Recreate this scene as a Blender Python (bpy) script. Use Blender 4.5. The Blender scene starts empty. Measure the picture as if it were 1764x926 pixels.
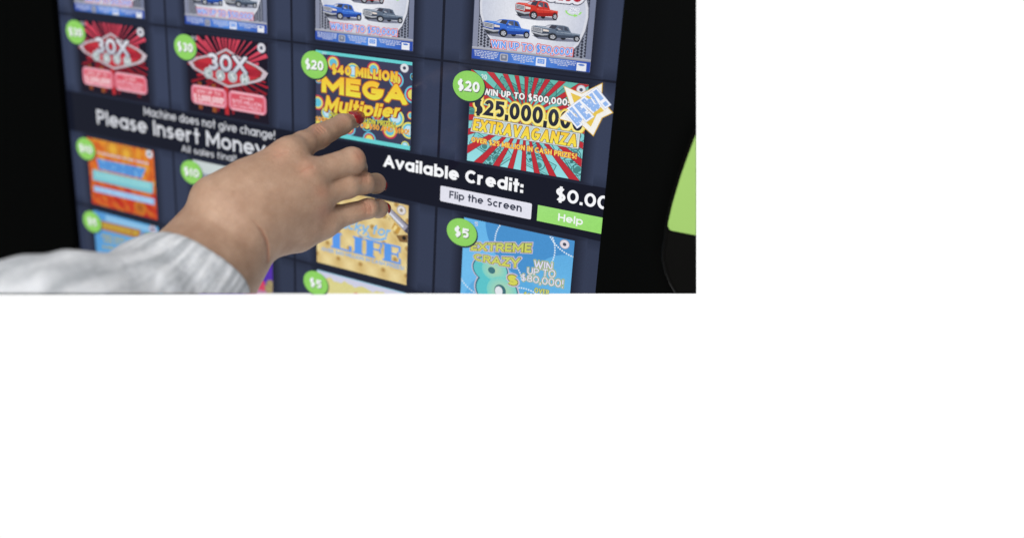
import bpy, bmesh, math, random
import numpy as np
from mathutils import Vector, Matrix
from mathutils.geometry import tessellate_polygon

random.seed(7)
rng = np.random.default_rng(7)
scene = bpy.context.scene
col = scene.collection

# ------------------------------------------------------------------ camera
# "panel" coordinates: x right along the screen, y down it, z into it (the glass is z = 0);
# the photograph was taken from CAM, up and to the right of the pointing finger.
SC = 1.2                                   # panel units -> metres
BASE_Z = 1.45                              # height of panel y = 0 above the floor
R = np.array([[0.8624968720964225, -0.00550103917013027, 0.506032493217436],
              [0.15917571823869553, 0.9521378601352622, -0.2609532257325262],
              [-0.48037718133462703, 0.30561942651779206, 0.8220915580322116]])
CAM = np.array([0.5528773462916352, -0.11776247159821565, -0.4944695055058996])
FPX, CX, CY = 1552.5, 599.5, 252.5


def to_world(p):
    p = np.asarray(p, float)
    return np.stack([p[..., 0] * SC, p[..., 2] * SC, BASE_Z - p[..., 1] * SC], -1)


def cam_to_panel(p):                       # viewer-aligned axes -> panel axes
    return np.asarray(p, float) @ R + CAM


def at(px, py, d):                         # picture direction + distance -> viewer-aligned point
    return np.array([(px - CX) / FPX * d, (py - CY) / FPX * d, d])


def on_panel(px, py, z=0.0):               # where that direction meets the plane z
    ray = np.array([(px - CX) / FPX, (py - CY) / FPX, 1.0]) @ R
    s = (z - CAM[2]) / ray[2]
    return (CAM + s * ray)[:2]


cam = bpy.data.cameras.new('camera')
cam_o = bpy.data.objects.new('camera', cam)
col.objects.link(cam_o)
AX = np.stack([R[0], -R[1], -R[2]], 1)     # camera x, y, z axes in panel coordinates
AXW = np.stack([AX[0], AX[2], -AX[1]], 0)
M = Matrix([[*AXW[0], 0], [*AXW[1], 0], [*AXW[2], 0], [0, 0, 0, 1]])
M.translation = Vector(to_world(CAM))
cam_o.matrix_world = M
cam.sensor_fit = 'HORIZONTAL'
cam.sensor_width = 36
cam.lens = FPX / 1764 * 36
cam.shift_x = (882 - CX) / 1764
cam.shift_y = -(463 - CY) / 1764
cam.clip_start = 0.01
cam.clip_end = 50
cam.dof.use_dof = True
cam.dof.focus_distance = 0.530 * SC
cam.dof.aperture_fstop = 2.6
scene.camera = cam_o

# ------------------------------------------------------------------ light
scene.view_settings.view_transform = 'Standard'
scene.view_settings.look = 'None'
scene.view_settings.exposure = 0
scene.view_settings.gamma = 1
world = bpy.data.worlds.new('World')
scene.world = world
world.use_nodes = True
nt = world.node_tree
bg = nt.nodes['Background']
tc = nt.nodes.new('ShaderNodeTexCoord')
dot = nt.nodes.new('ShaderNodeVectorMath')
dot.operation = 'DOT_PRODUCT'
dot.inputs[1].default_value = (-0.20, 0.93, -0.31)      # made-up white surround glowing behind the machine
mr = nt.nodes.new('ShaderNodeMapRange')
mr.inputs['From Min'].default_value = 0.05
mr.inputs['From Max'].default_value = 0.5
ramp = nt.nodes.new('ShaderNodeMix')
ramp.data_type = 'RGBA'
ramp.inputs['A'].default_value = (0.15, 0.148, 0.146, 1)  # dim room on the viewer's side
ramp.inputs['B'].default_value = (1.02, 1.02, 1.02, 1)
nt.links.new(tc.outputs['Generated'], dot.inputs[0])
nt.links.new(dot.outputs['Value'], mr.inputs['Value'])
nt.links.new(mr.outputs['Result'], ramp.inputs['Factor'])
nt.links.new(ramp.outputs['Result'], bg.inputs['Color'])
bg.inputs['Strength'].default_value = 1.0


def area(name, loc, target, size, power, color=(1, 1, 1)):
    l = bpy.data.lights.new(name, 'AREA')
    l.size = size
    l.energy = power
    l.color = color
    o = bpy.data.objects.new(name, l)
    col.objects.link(o)
    o.location = Vector(to_world(loc))
    d = Vector(to_world(target)) - o.location
    o.rotation_euler = d.to_track_quat('-Z', 'Y').to_euler()
    return o


area('ceiling_lamp', (0.30, -0.95, -0.95), (0.2, 0.1, -0.1), 1.0, 18, (1, 0.96, 0.9))
area('fill_lamp', (0.65, -0.05, -1.35), (0.2, 0.12, -0.1), 1.3, 16, (1, 0.98, 0.95))  # added unseen fill near the viewer, lifts the hand's lower right side
area('ceiling_spot', (0.42, -0.80, -0.70), (0.25, 0.05, -0.05), 0.09, 2.6, (1, 0.97, 0.92))

# ------------------------------------------------------------------ helpers: tagging, materials


def tag(o, label=None, cat=None, group=None, kind=None):
    if label: o['label'] = label
    if cat: o['category'] = cat
    if group: o['group'] = group
    if kind: o['kind'] = kind
    return o


def lin(c):
    c = np.asarray(c, float) / 255
    return np.where(c <= 0.04045, c / 12.92, ((c + 0.055) / 1.055) ** 2.4)


def principled(name, base=(0.5, 0.5, 0.5), rough=0.5, spec=0.5):
    m = bpy.data.materials.new(name)
    m.use_nodes = True
    b = m.node_tree.nodes['Principled BSDF']
    b.inputs['Base Color'].default_value = (*base, 1)
    b.inputs['Roughness'].default_value = rough
    b.inputs['Specular IOR Level'].default_value = spec
    return m, m.node_tree, b


# lit display pixels: the picture on the screen is its own light; smooth glass in front of it
m_pixels, _t, _b = principled('display_pixels', (0.002, 0.002, 0.002), 0.04, 0.30)
_a = _t.nodes.new('ShaderNodeAttribute')
_a.attribute_name = 'Col'
_n = _t.nodes.new('ShaderNodeTexNoise')
_n.inputs['Scale'].default_value = 900
_n.inputs['Detail'].default_value = 1
_mr = _t.nodes.new('ShaderNodeMapRange')
_mr.inputs['To Min'].default_value = 0.9
_mr.inputs['To Max'].default_value = 1.1
_mx = _t.nodes.new('ShaderNodeVectorMath')
_mx.operation = 'SCALE'
_g = _t.nodes.new('ShaderNodeTexCoord')
_t.links.new(_g.outputs['Object'], _n.inputs['Vector'])
_t.links.new(_n.outputs['Fac'], _mr.inputs['Value'])
_t.links.new(_a.outputs['Color'], _mx.inputs[0])
_t.links.new(_mr.outputs['Result'], _mx.inputs['Scale'])
_t.links.new(_mx.outputs['Vector'], _b.inputs['Emission Color'])
_b.inputs['Emission Strength'].default_value = 1.0

m_black, _t, _b = principled('black_powder_coat', (0.0012, 0.0015, 0.0015), 0.6, 0.03)
_n = _t.nodes.new('ShaderNodeTexNoise')
_n.inputs['Scale'].default_value = 700
_bp = _t.nodes.new('ShaderNodeBump')
_bp.inputs['Strength'].default_value = 0.15
_bp.inputs['Distance'].default_value = 0.0004
_t.links.new(_n.outputs['Fac'], _bp.inputs['Height'])
_t.links.new(_bp.outputs['Normal'], _b.inputs['Normal'])

m_moulded, _t, _b = principled('black_moulded_plastic', (0.0022, 0.0022, 0.0021), 0.5, 0.06)
m_lime, _t, _b = principled('lime_plastic', (0.33, 0.56, 0.145), 0.45, 0.3)
_n = _t.nodes.new('ShaderNodeTexNoise')
_n.inputs['Scale'].default_value = 400
_bp = _t.nodes.new('ShaderNodeBump')
_bp.inputs['Strength'].default_value = 0.1
_bp.inputs['Distance'].default_value = 0.0003
_t.links.new(_n.outputs['Fac'], _bp.inputs['Height'])
_t.links.new(_bp.outputs['Normal'], _b.inputs['Normal'])

# skin: attribute "red" marks knuckles and creases
m_skin, _t, _b = principled('skin', (0.45, 0.28, 0.19), 0.5, 0.35)
_g = _t.nodes.new('ShaderNodeTexCoord')
_n1 = _t.nodes.new('ShaderNodeTexNoise'); _n1.inputs['Scale'].default_value = 70; _n1.inputs['Detail'].default_value = 8; _n1.inputs['Roughness'].default_value = 0.62
_n2 = _t.nodes.new('ShaderNodeTexNoise'); _n2.inputs['Scale'].default_value = 900; _n2.inputs['Detail'].default_value = 3
_v = _t.nodes.new('ShaderNodeTexVoronoi'); _v.inputs['Scale'].default_value = 1300
for q in (_n1, _n2, _v):
    _t.links.new(_g.outputs['Object'], q.inputs['Vector'])
_cr = _t.nodes.new('ShaderNodeValToRGB')
_cr.color_ramp.elements[0].position = 0.3
_cr.color_ramp.elements[0].color = (0.350, 0.212, 0.146, 1)
_cr.color_ramp.elements[1].position = 0.72
_cr.color_ramp.elements[1].color = (0.480, 0.325, 0.238, 1)
_t.links.new(_n1.outputs['Fac'], _cr.inputs['Fac'])
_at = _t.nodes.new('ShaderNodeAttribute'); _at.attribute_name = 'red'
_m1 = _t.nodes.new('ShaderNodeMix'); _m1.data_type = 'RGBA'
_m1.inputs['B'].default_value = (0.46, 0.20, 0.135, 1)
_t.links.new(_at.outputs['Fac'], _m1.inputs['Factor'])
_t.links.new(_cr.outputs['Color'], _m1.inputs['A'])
_sp = _t.nodes.new('ShaderNodeMix'); _sp.data_type = 'RGBA'; _sp.blend_type = 'MULTIPLY'
_sp.inputs['Factor'].default_value = 0.30
_t.links.new(_m1.outputs['Result'], _sp.inputs['A'])
_t.links.new(_n2.outputs['Color'], _sp.inputs['B'])
_hs = _t.nodes.new('ShaderNodeHueSaturation'); _hs.inputs['Value'].default_value = 1.18
_sp2 = _t.nodes.new('ShaderNodeMix'); _sp2.data_type = 'RGBA'; _sp2.blend_type = 'MULTIPLY'
_bw = _t.nodes.new('ShaderNodeRGBToBW')
_t.links.new(_n2.outputs['Color'], _bw.inputs['Color'])
_t.links.new(_bw.outputs['Val'], _sp.inputs['B'])
_t.links.new(_sp.outputs['Result'], _hs.inputs['Color'])
_t.links.new(_hs.outputs['Color'], _b.inputs['Base Color'])
_add = _t.nodes.new('ShaderNodeMath'); _add.operation = 'ADD'
_t.links.new(_v.outputs['Distance'], _add.inputs[0])
_t.links.new(_n2.outputs['Fac'], _add.inputs[1])
_bp = _t.nodes.new('ShaderNodeBump'); _bp.inputs['Strength'].default_value = 0.36; _bp.inputs['Distance'].default_value = 0.0005
_t.links.new(_add.outputs[0], _bp.inputs['Height'])
_t.links.new(_bp.outputs['Normal'], _b.inputs['Normal'])
_b.inputs['Subsurface Weight'].default_value = 0.12
_b.inputs['Subsurface Radius'].default_value = (0.008, 0.003, 0.0015)
_b.inputs['Subsurface Scale'].default_value = 0.6

m_nail, _t, _b = principled('red_nail_polish', (0.30, 0.005, 0.007), 0.22, 0.45)
_b.inputs['Coat Weight'].default_value = 0.35
_b.inputs['Coat Roughness'].default_value = 0.12

# heathered grey knit, attribute "along" runs down the sleeve, "round" about it
m_knit, _t, _b = principled('heather_knit', (0.6, 0.61, 0.63), 0.95, 0.1)
_g = _t.nodes.new('ShaderNodeTexCoord')
_at = _t.nodes.new('ShaderNodeAttribute'); _at.attribute_name = 'knit'
_n1 = _t.nodes.new('ShaderNodeTexNoise'); _n1.inputs['Scale'].default_value = 3.2; _n1.inputs['Detail'].default_value = 4
_n2 = _t.nodes.new('ShaderNodeTexNoise'); _n2.inputs['Scale'].default_value = 330; _n2.inputs['Detail'].default_value = 6; _n2.inputs['Roughness'].default_value = 0.65
_t.links.new(_at.outputs['Vector'], _n1.inputs['Vector'])
_t.links.new(_g.outputs['Object'], _n2.inputs['Vector'])
_cr = _t.nodes.new('ShaderNodeValToRGB')
_cr.color_ramp.elements[0].position = 0.38
_cr.color_ramp.elements[0].color = (0.40, 0.43, 0.475, 1)
_cr.color_ramp.elements[1].position = 0.60
_cr.color_ramp.elements[1].color = (0.66, 0.69, 0.745, 1)
_t.links.new(_n1.outputs['Fac'], _cr.inputs['Fac'])
_mx = _t.nodes.new('ShaderNodeMix'); _mx.data_type = 'RGBA'; _mx.blend_type = 'OVERLAY'; _mx.inputs['Factor'].default_value = 0.55
_bw = _t.nodes.new('ShaderNodeRGBToBW')
_t.links.new(_n2.outputs['Color'], _bw.inputs['Color'])
_t.links.new(_cr.outputs['Color'], _mx.inputs['A'])
_t.links.new(_bw.outputs['Val'], _mx.inputs['B'])
_t.links.new(_mx.outputs['Result'], _b.inputs['Base Color'])
_bp = _t.nodes.new('ShaderNodeBump'); _bp.inputs['Strength'].default_value = 0.6; _bp.inputs['Distance'].default_value = 0.0014
_t.links.new(_n2.outputs['Fac'], _bp.inputs['Height'])
_t.links.new(_bp.outputs['Normal'], _b.inputs['Normal'])

# ------------------------------------------------------------------ the machine's extent
# Only the section of the machine and arm that the photograph records is modelled; beyond it is white.
E_LOW = (505 - CY) / FPX
E_RIGHT = (1199 - CX) / FPX
_k = lambda v: np.array([v[0] * SC, v[2] * SC, -v[1] * SC])
N_LOW = _k(np.array([0, 1, -E_LOW]) @ R)
N_RIGHT = _k(np.array([1, 0, -E_RIGHT]) @ R)
P_EDGE = to_world(CAM)


def trim(bm, right=True):
    for n in ([N_LOW, N_RIGHT] if right else [N_LOW]):
        g = bm.verts[:] + bm.edges[:] + bm.faces[:]
        r = bmesh.ops.bisect_plane(bm, geom=g, dist=1e-7, plane_co=Vector(P_EDGE), plane_no=Vector(n), clear_outer=True)
        ed = [e for e in r['geom_cut'] if isinstance(e, bmesh.types.BMEdge)]
        if ed:
            try:
                bmesh.ops.holes_fill(bm, edges=ed, sides=0)
            except Exception:
                pass


def link_bm(name, bm, mat, parent=None, smooth=False):
    me = bpy.data.meshes.new(name)
    bm.normal_update()
    bm.to_mesh(me)
    bm.free()
    me.materials.append(mat)
    if smooth:
        me.polygons.foreach_set('use_smooth', [True] * len(me.polygons))
    o = bpy.data.objects.new(name, me)
    col.objects.link(o)
    if parent is not None:
        o.parent = parent
        o.matrix_parent_inverse = Matrix.Translation(parent.location).inverted() if parent.parent is None else Matrix()
    return o


def prism(outline, z0, z1, bevel=0.0, holes=None):
    """outline in panel x,y; front face at z1 (towards the viewer), back at z0"""
    bm = bmesh.new()
    f = [bm.verts.new(to_world((x, y, z1))) for x, y in outline]
    b = [bm.verts.new(to_world((x, y, z0))) for x, y in outline]
    front = bm.faces.new(f)
    bm.faces.new(b[::-1])
    n = len(f)
    for i in range(n):
        j = (i + 1) % n
        bm.faces.new((f[j], f[i], b[i], b[j]))
    bmesh.ops.recalc_face_normals(bm, faces=bm.faces[:])
    if bevel:
        ed = list(front.edges)
        bmesh.ops.bevel(bm, geom=ed, offset=bevel * SC, segments=4, profile=0.5, affect='EDGES')
    return bm


# ------------------------------------------------------------------ flat display artwork
LSTEP = 5e-5
LOWC = np.array([on_panel(0, 505), on_panel(1199, 505)])


def clip_half(poly, n, d):
    """poly: list of (pos(2), col(3)); keeps n.p <= d"""
    out = []
    for i in range(len(poly)):
        a, b = poly[i], poly[(i + 1) % len(poly)]
        da, db = n @ a[0] - d, n @ b[0] - d
        if da <= 0: out.append(a)
        if (da < 0 < db) or (db < 0 < da):
            t = da / (da - db)
            out.append((a[0] + t * (b[0] - a[0]), a[1] + t * (b[1] - a[1])))
    return out


_ld = LOWC[1] - LOWC[0]
N2 = np.array([-_ld[1], _ld[0]]); N2 /= np.linalg.norm(N2)
D2 = N2 @ LOWC[0]


# ---- lettering: every glyph is a set of centre-line strokes, so weight and edging stay even
def _arc(cx, cy, rx, ry, a0, a1, n=14):
    return [(cx + rx * math.cos(math.radians(a0 + (a1 - a0) * i / n)), cy + ry * math.sin(math.radians(a0 + (a1 - a0) * i / n))) for i in range(n + 1)]


_O = _arc(.5, .5, .5, .5, 90, 450, 26)
_o = _arc(.5, .35, .5, .35, 90, 450, 22)
_S = _arc(.5, .755, .44, .245, 42, 270, 12) + _arc(.5, .255, .47, .255, 90, -140, 12)[1:]
GLYPH = {
    'A': (.86, [[(0, 0), (.5, 1), (1, 0)], [(.18, .30), (.82, .30)]]),
    'B': (.70, [[(0, 0), (0, 1), (.55, 1)] + _arc(.55, .765, .38, .235, 90, -90, 10) + [(0, .53)], [(.5, .53)] + _arc(.58, .265, .42, .265, 90, -90, 10) + [(0, 0)]]),
    'C': (.80, [_arc(.58, .5, .58, .5, 46, 314, 20)]),
    'D': (.80, [[(0, 0), (0, 1), (.4, 1)] + _arc(.4, .5, .6, .5, 90, -90, 16) + [(0, 0)]]),
    'E': (.62, [[(1, 1), (0, 1), (0, 0), (1, 0)], [(0, .51), (.86, .51)]]),
    'F': (.60, [[(1, 1), (0, 1), (0, 0)], [(0, .48), (.86, .48)]]),
    'G': (.88, [_arc(.5, .5, .5, .5, 48, 350, 22) + [(1, .47), (.55, .47)]]),
    'H': (.78, [[(0, 0), (0, 1)], [(1, 0), (1, 1)], [(0, .51), (1, .51)]]),
    'I': (.22, [[(.5, 0), (.5, 1)]]),
    'K': (.76, [[(0, 0), (0, 1)], [(1, 1), (.05, .42)], [(.32, .60), (1, 0)]]),
    'L': (.58, [[(0, 1), (0, 0), (1, 0)]]),
    'M': (.98, [[(0, 0), (0, 1), (.5, .22), (1, 1), (1, 0)]]),
    'N': (.80, [[(0, 0), (0, 1), (1, 0), (1, 1)]]),
    'O': (.90, [_O]),
    'P': (.68, [[(0, 0), (0, 1), (.5, 1)] + _arc(.5, .725, .5, .275, 90, -90, 12) + [(0, .45)]]),
    'R': (.72, [[(0, 0), (0, 1), (.5, 1)] + _arc(.5, .74, .46, .26, 90, -90, 12) + [(0, .48)], [(.5, .48), (1, 0)]]),
    'S': (.70, [_S]),
    'T': (.70, [[(0, 1), (1, 1)], [(.5, 1), (.5, 0)]]),
    'U': (.76, [[(0, 1), (0, .42)] + _arc(.5, .42, .5, .42, 180, 360, 14) + [(1, 1)]]),
    'V': (.82, [[(0, 1), (.5, 0), (1, 1)]]),
    'W': (1.16, [[(0, 1), (.25, 0), (.5, .9), (.75, 0), (1, 1)]]),
    'X': (.80, [[(0, 0), (1, 1)], [(0, 1), (1, 0)]]),
    'Y': (.80, [[(0, 1), (.5, .44), (1, 1)], [(.5, .46), (.5, 0)]]),
    'Z': (.72, [[(0, 1), (1, 1), (0, 0), (1, 0)]]),
    '0': (.74, [_O]),
    '1': (.42, [[(0, .74), (.62, 1), (.62, 0)]]),
    '2': (.70, [_arc(.5, .70, .48, .30, 165, -35, 12) + [(0, 0), (1, 0)]]),
    '3': (.70, [_arc(.46, .755, .46, .245, 150, -90, 12) + _arc(.48, .255, .50, .255, 90, -150, 12)]),
    '4': (.76, [[(.74, 0), (.74, 1), (0, .27), (1, .27)]]),
    '5': (.70, [[(.94, 1), (.14, 1), (.12, .58)] + _arc(.46, .32, .52, .32, 105, -128, 14)]),
    '6': (.72, [_arc(.5, .31, .5, .31, 90, 450, 20), [(.72, 1), (.06, .46)]]),
    '8': (.72, [_arc(.5, .76, .43, .24, 90, 450, 18), _arc(.5, .26, .5, .26, 90, 450, 18)]),
    '$': (.68, [_S, [(.5, -.13), (.5, 1.13)]]),
    '!': (.24, [[(.5, 1), (.5, .50)], [(.5, .0), (.5, .015)]]),
    '.': (.20, [[(.5, .0), (.5, .015)]]),
    ',': (.20, [[(.6, .02), (.35, -.2)]]),
    ':': (.20, [[(.5, .0), (.5, .015)], [(.5, .55), (.5, .565)]]),
    ' ': (.30, []),
    'a': (.74, [_o, [(1, .7), (1, 0)]]),
    'b': (.74, [_o, [(0, 1), (0, 0)]]),
    'c': (.64, [_arc(.58, .35, .58, .35, 46, 314, 18)]),
    'd': (.74, [_o, [(1, 1), (1, 0)]]),
    'e': (.74, [[(.02, .35), (1, .35)] + _arc(.5, .35, .5, .35, 0, 318, 20)]),
    'f': (.40, [[(.36, 0), (.36, .72)] + _arc(.86, .74, .50, .26, 180, 90, 7), [(0, .66), (.95, .66)]]),
    'g': (.74, [_o, [(1, .7), (1, -.02)] + _arc(.5, -.02, .5, .28, 0, -150, 12)]),
    'h': (.66, [[(0, 0), (0, 1)], [(0, .36)] + _arc(.5, .38, .5, .32, 180, 0, 12) + [(1, 0)]]),
    'i': (.20, [[(.5, 0), (.5, .56)], [(.5, .995), (.5, 1)]]),
    'k': (.62, [[(0, 0), (0, 1)], [(.95, .7), (.05, .28)], [(.3, .40), (1, 0)]]),
    'l': (.20, [[(.5, 0), (.5, 1)]]),
    'm': (1.02, [[(0, 0), (0, .7)], [(0, .42)] + _arc(.25, .45, .25, .25, 180, 0, 10) + [(.5, 0)], [(.5, .42)] + _arc(.75, .45, .25, .25, 180, 0, 10) + [(1, 0)]]),
    'n': (.66, [[(0, 0), (0, .7)], [(0, .36)] + _arc(.5, .38, .5, .32, 180, 0, 12) + [(1, 0)]]),
    'o': (.74, [_o]),
    'p': (.74, [_o, [(0, .7), (0, -.3)]]),
    'r': (.50, [[(0, 0), (0, .7)], [(0, .38)] + _arc(.8, .36, .8, .34, 180, 80, 8)]),
    's': (.56, [_arc(.5, .53, .42, .17, 25, 270, 10) + _arc(.5, .18, .46, .18, 90, -155, 10)[1:]]),
    't': (.42, [[(.45, 1), (.45, 0)], [(0, .66), (1, .66)]]),
    'u': (.66, [[(0, .7), (0, .32)] + _arc(.5, .32, .5, .32, 180, 360, 12), [(1, .7), (1, 0)]]),
    'v': (.68, [[(0, .7), (.5, 0), (1, .7)]]),
    'y': (.68, [[(0, .7), (.52, .04)], [(1, .7), (.36, -.3)]]),
    'z': (.60, [[(0, .7), (1, .7), (0, 0), (1, 0)]]),
}


def stroke_quads(pts, t, ext):
    """a polyline thickened to t: quads with mitred joints, straight ends run on by ext"""
    P = [np.array(p, float) for p in pts]
    P = [P[0]] + [b for a, b in zip(P[:-1], P[1:]) if np.hypot(*(b - a)) > 1e-6]
    if len(P) < 2: return []
    closed = np.hypot(*(P[0] - P[-1])) < 1e-5
    n = len(P)
    D = [(P[i + 1] - P[i]) / np.hypot(*(P[i + 1] - P[i])) for i in range(n - 1)]
    if not closed and n <= 5 or (not closed and np.hypot(*(P[1] - P[0])) > .12):
        P[0] = P[0] - D[0] * ext / max(abs(D[0][0]), abs(D[0][1]))
    if not closed and n <= 5 or (not closed and np.hypot(*(P[-1] - P[-2])) > .12):
        P[-1] = P[-1] + D[-1] * ext / max(abs(D[-1][0]), abs(D[-1][1]))
    N = [np.array([-d[1], d[0]]) for d in D]
    off = []
    for i in range(n):
        if i == 0: a, b = (N[-1], N[0]) if closed else (N[0], N[0])
        elif i == n - 1: a, b = (N[-1], N[0]) if closed else (N[-1], N[-1])
        else: a, b = N[i - 1], N[i]
        m = a + b
        L = m @ m
        k = m * (2 / L) if L > .18 else a * 1.0
        off.append(k * t / 2)
    return [[P[i] + off[i], P[i + 1] + off[i + 1], P[i + 1] - off[i + 1], P[i] - off[i]] for i in range(n - 1)]


_lines = {}


def line_quads(text, total, t, extra, gap, shear=0.0):
    """quads of one line of lettering, total wide for a cap height of 1; stroke t, edging extra"""
    key = (text, round(total, 4), t, extra, gap, shear)
    if key in _lines: return _lines[key]
    nat = sum(GLYPH[c][0] for c in text) + gap * (len(text) - 1)
    hs = total / nat
    x = 0.0
    out = []
    for ch in text:
        w, strokes = GLYPH[ch]
        w *= hs
        for s in strokes:
            ax = [(x + t / 2 + p[0] * max(w - t, 0.0), t / 2 + p[1] * (1 - t)) if w > t * 1.05 else (x + w / 2 + (p[0] - .5) * 0.02, t / 2 + p[1] * (1 - t)) for p in s]
            y0 = min(p[1] for p in ax) - t / 2 - extra; y1 = max(p[1] for p in ax) + t / 2 + extra
            for q in stroke_quads(ax, t + 2 * extra, t / 2 + extra):
                poly = [(p, np.zeros(3)) for p in q]
                poly = clip_half(poly, np.array([0, 1.0]), y1)
                if poly: poly = clip_half(poly, np.array([0, -1.0]), -y0)
                if len(poly) >= 3:
                    out.append([(p[0] + shear * p[1], p[1]) for p, _ in poly])
        x += w + gap * hs
    _lines[key] = out
    return out


class Art:
    """flat coloured shapes on the display, in a local frame (origin, width, height)"""

    def __init__(s, ox=0, oy=0, w=1, h=1, bounds=None):
        s.o = np.array([ox, oy]); s.s = np.array([w, h], float)
        s.v, s.f, s.c = [], [], []
        s.bounds = bounds            # clip rectangle in panel coords

    def tri(s, pts, cols, layer):
        poly = [(np.asarray(p, float) * s.s + s.o, np.asarray(c, float)) for p, c in zip(pts, cols)]
        if s.bounds:
            x0, y0, x1, y1 = s.bounds
            for n, d in (((-1, 0), -x0), ((1, 0), x1), ((0, -1), -y0), ((0, 1), y1)):
                if poly: poly = clip_half(poly, np.array(n, float), d)
        if poly: poly = clip_half(poly, N2, D2)
        if len(poly) < 3: return
        i0 = len(s.v)
        z = -layer * LSTEP
        for p, c in poly:
            s.v.append((p[0], p[1], z)); s.c.append(c)
        s.f.append(tuple(range(i0, i0 + len(poly))))

    def poly(s, pts, color, layer):
        cols = [lin(c) for c in color] if np.ndim(color) == 2 else [lin(color)] * len(pts)
        if len(pts) <= 4 and np.ndim(color) == 2 or len(pts) == 3:
            if len(pts) == 4:
                s.tri([pts[0], pts[1], pts[2]], [cols[0], cols[1], cols[2]], layer)
                s.tri([pts[0], pts[2], pts[3]], [cols[0], cols[2], cols[3]], layer)
            else:
                s.tri(pts, cols, layer)
            return
        for t in tessellate_polygon([[Vector((p[0], p[1], 0)) for p in pts]]):
            s.tri([pts[i] for i in t], [cols[i] for i in t], layer)

    def rect(s, x0, y0, x1, y1, color, layer, r=0.0):
        if r <= 0:
            s.poly([(x0, y0), (x1, y0), (x1, y1), (x0, y1)], color, layer); return
        ry = r * s.s[0] / s.s[1]
        pts = []
        for cx, cy, a0 in ((x1 - r, y0 + ry, -90), (x1 - r, y1 - ry, 0), (x0 + r, y1 - ry, 90), (x0 + r, y0 + ry, 180)):
            for k in range(5):
                a = math.radians(a0 + k * 22.5)
                pts.append((cx + r * math.cos(a), cy + ry * math.sin(a)))
        s.poly(pts, color, layer)

    def disc(s, x, y, r, color, layer, n=28, rin=0.0, ry=None, a0=0, a1=360, edge=None):
        ry = ry if ry is not None else r * s.s[0] / s.s[1]
        q = ry / r
        e = edge if edge is not None else color
        for k in range(n):
            t0 = math.radians(a0 + (a1 - a0) * k / n); t1 = math.radians(a0 + (a1 - a0) * (k + 1) / n)
            p = lambda t, rr: (x + rr * math.cos(t), y + q * rr * math.sin(t))
            if rin > 0:
                s.poly([p(t0, rin), p(t0, r), p(t1, r), p(t1, rin)], [color, e, e, color], layer)
            else:
                s.poly([(x, y), p(t0, r), p(t1, r)], [color, e, e], layer)

    def line(s, pts, w, color, layer):
        asp = s.s[1] / s.s[0]
        for a, b in zip(pts[:-1], pts[1:]):
            d = np.array([b[0] - a[0], (b[1] - a[1]) * asp]); L = np.linalg.norm(d) + 1e-9
            n = np.array([-d[1], d[0] / 1.0]) / L * w / 2
            n = np.array([n[0], n[1] / asp])
            a_, b_ = np.array(a), np.array(b)
            s.poly([a_ + n, b_ + n, b_ - n, a_ - n], color, layer)

    def text(s, txt, quad, color, layer, bold=0.02, color2=None, outlines=(), shear=0.0, gap=0.09, arc=0.0):
        """quad = (left, top-left v, baseline-left v, right, top-right v, baseline-right v)"""
        bold = 0.12 + 2.5 * bold
        lx, lt, lb, rx, rt, rb = quad
        total = abs((rx - lx) * s.s[0]) / (0.5 * abs((lb - lt) + (rb - rt)) * s.s[1])
        body = total - abs(shear)
        x0 = min(0, shear)

        def mp(p):
            a = (p[0] - x0) / total
            top = lt + (rt - lt) * a; bot = lb + (rb - lb) * a
            return (lx + (rx - lx) * a, bot + (top - bot) * p[1] - arc * 4 * a * (1 - a))
        c1 = lin(color); c2 = lin(color2) if color2 is not None else c1
        n = len(outlines)
        for i, (ex, oc) in enumerate([*outlines, (0.0, None)]):
            o_ = None if oc is None else lin(oc)
            for j, poly in enumerate(line_quads(txt, body, bold, ex, gap, shear)):
                P = [mp(p) for p in poly]
                C = [o_ if o_ is not None else c1 * min(1, max(0, p[1])) + c2 * (1 - min(1, max(0, p[1]))) for p in poly]
                ly = layer + i + 0.02 * (j % 37)
                for k in range(1, len(P) - 1):
                    s.tri([P[0], P[k], P[k + 1]], [C[0], C[k], C[k + 1]], ly)

    def build(s, name, parent, label=None):
        if not s.f: return None
        me = bpy.data.meshes.new(name)
        me.from_pydata([tuple(p) for p in to_world(np.array(s.v))], [], s.f)
        at_ = me.color_attributes.new('Col', 'FLOAT_COLOR', 'POINT')
        buf = np.ones((len(s.v), 4)); buf[:, :3] = np.array(s.c)
        at_.data.foreach_set('color', buf.ravel())
        # all faces look at the viewer (-Y)
        bm = bmesh.new(); bm.from_mesh(me)
        bm.normal_update()
        for f in bm.faces:
            if f.normal.y > 0: f.normal_flip()
        bm.to_mesh(me); bm.free()
        me.materials.append(m_pixels)
        o = bpy.data.objects.new(name, me)
        col.objects.link(o)
        o.parent = parent
        o.matrix_parent_inverse = ROOT_INV if parent == root else Matrix()
        if label: o['label'] = label
        return o


# ------------------------------------------------------------------ vending machine
root = bpy.data.objects.new('vending_machine', None)
root.location = Vector(to_world((0.22, 0.24, 0.02)))
root.empty_display_size = 0.05
col.objects.link(root)
tag(root, 'black ticket vending machine with lit touch screen showing rows of colourful lottery tickets', 'vending machine')
ROOT_INV = Matrix.Translation(root.location).inverted()


def part(name, bm, mat, smooth=False, label=None, parent=None):
    o = link_bm(name, bm, mat, None, smooth)
    o.parent = parent or root
    o.matrix_parent_inverse = Matrix() if parent else ROOT_INV
    if label: o['label'] = label
    return o


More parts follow.
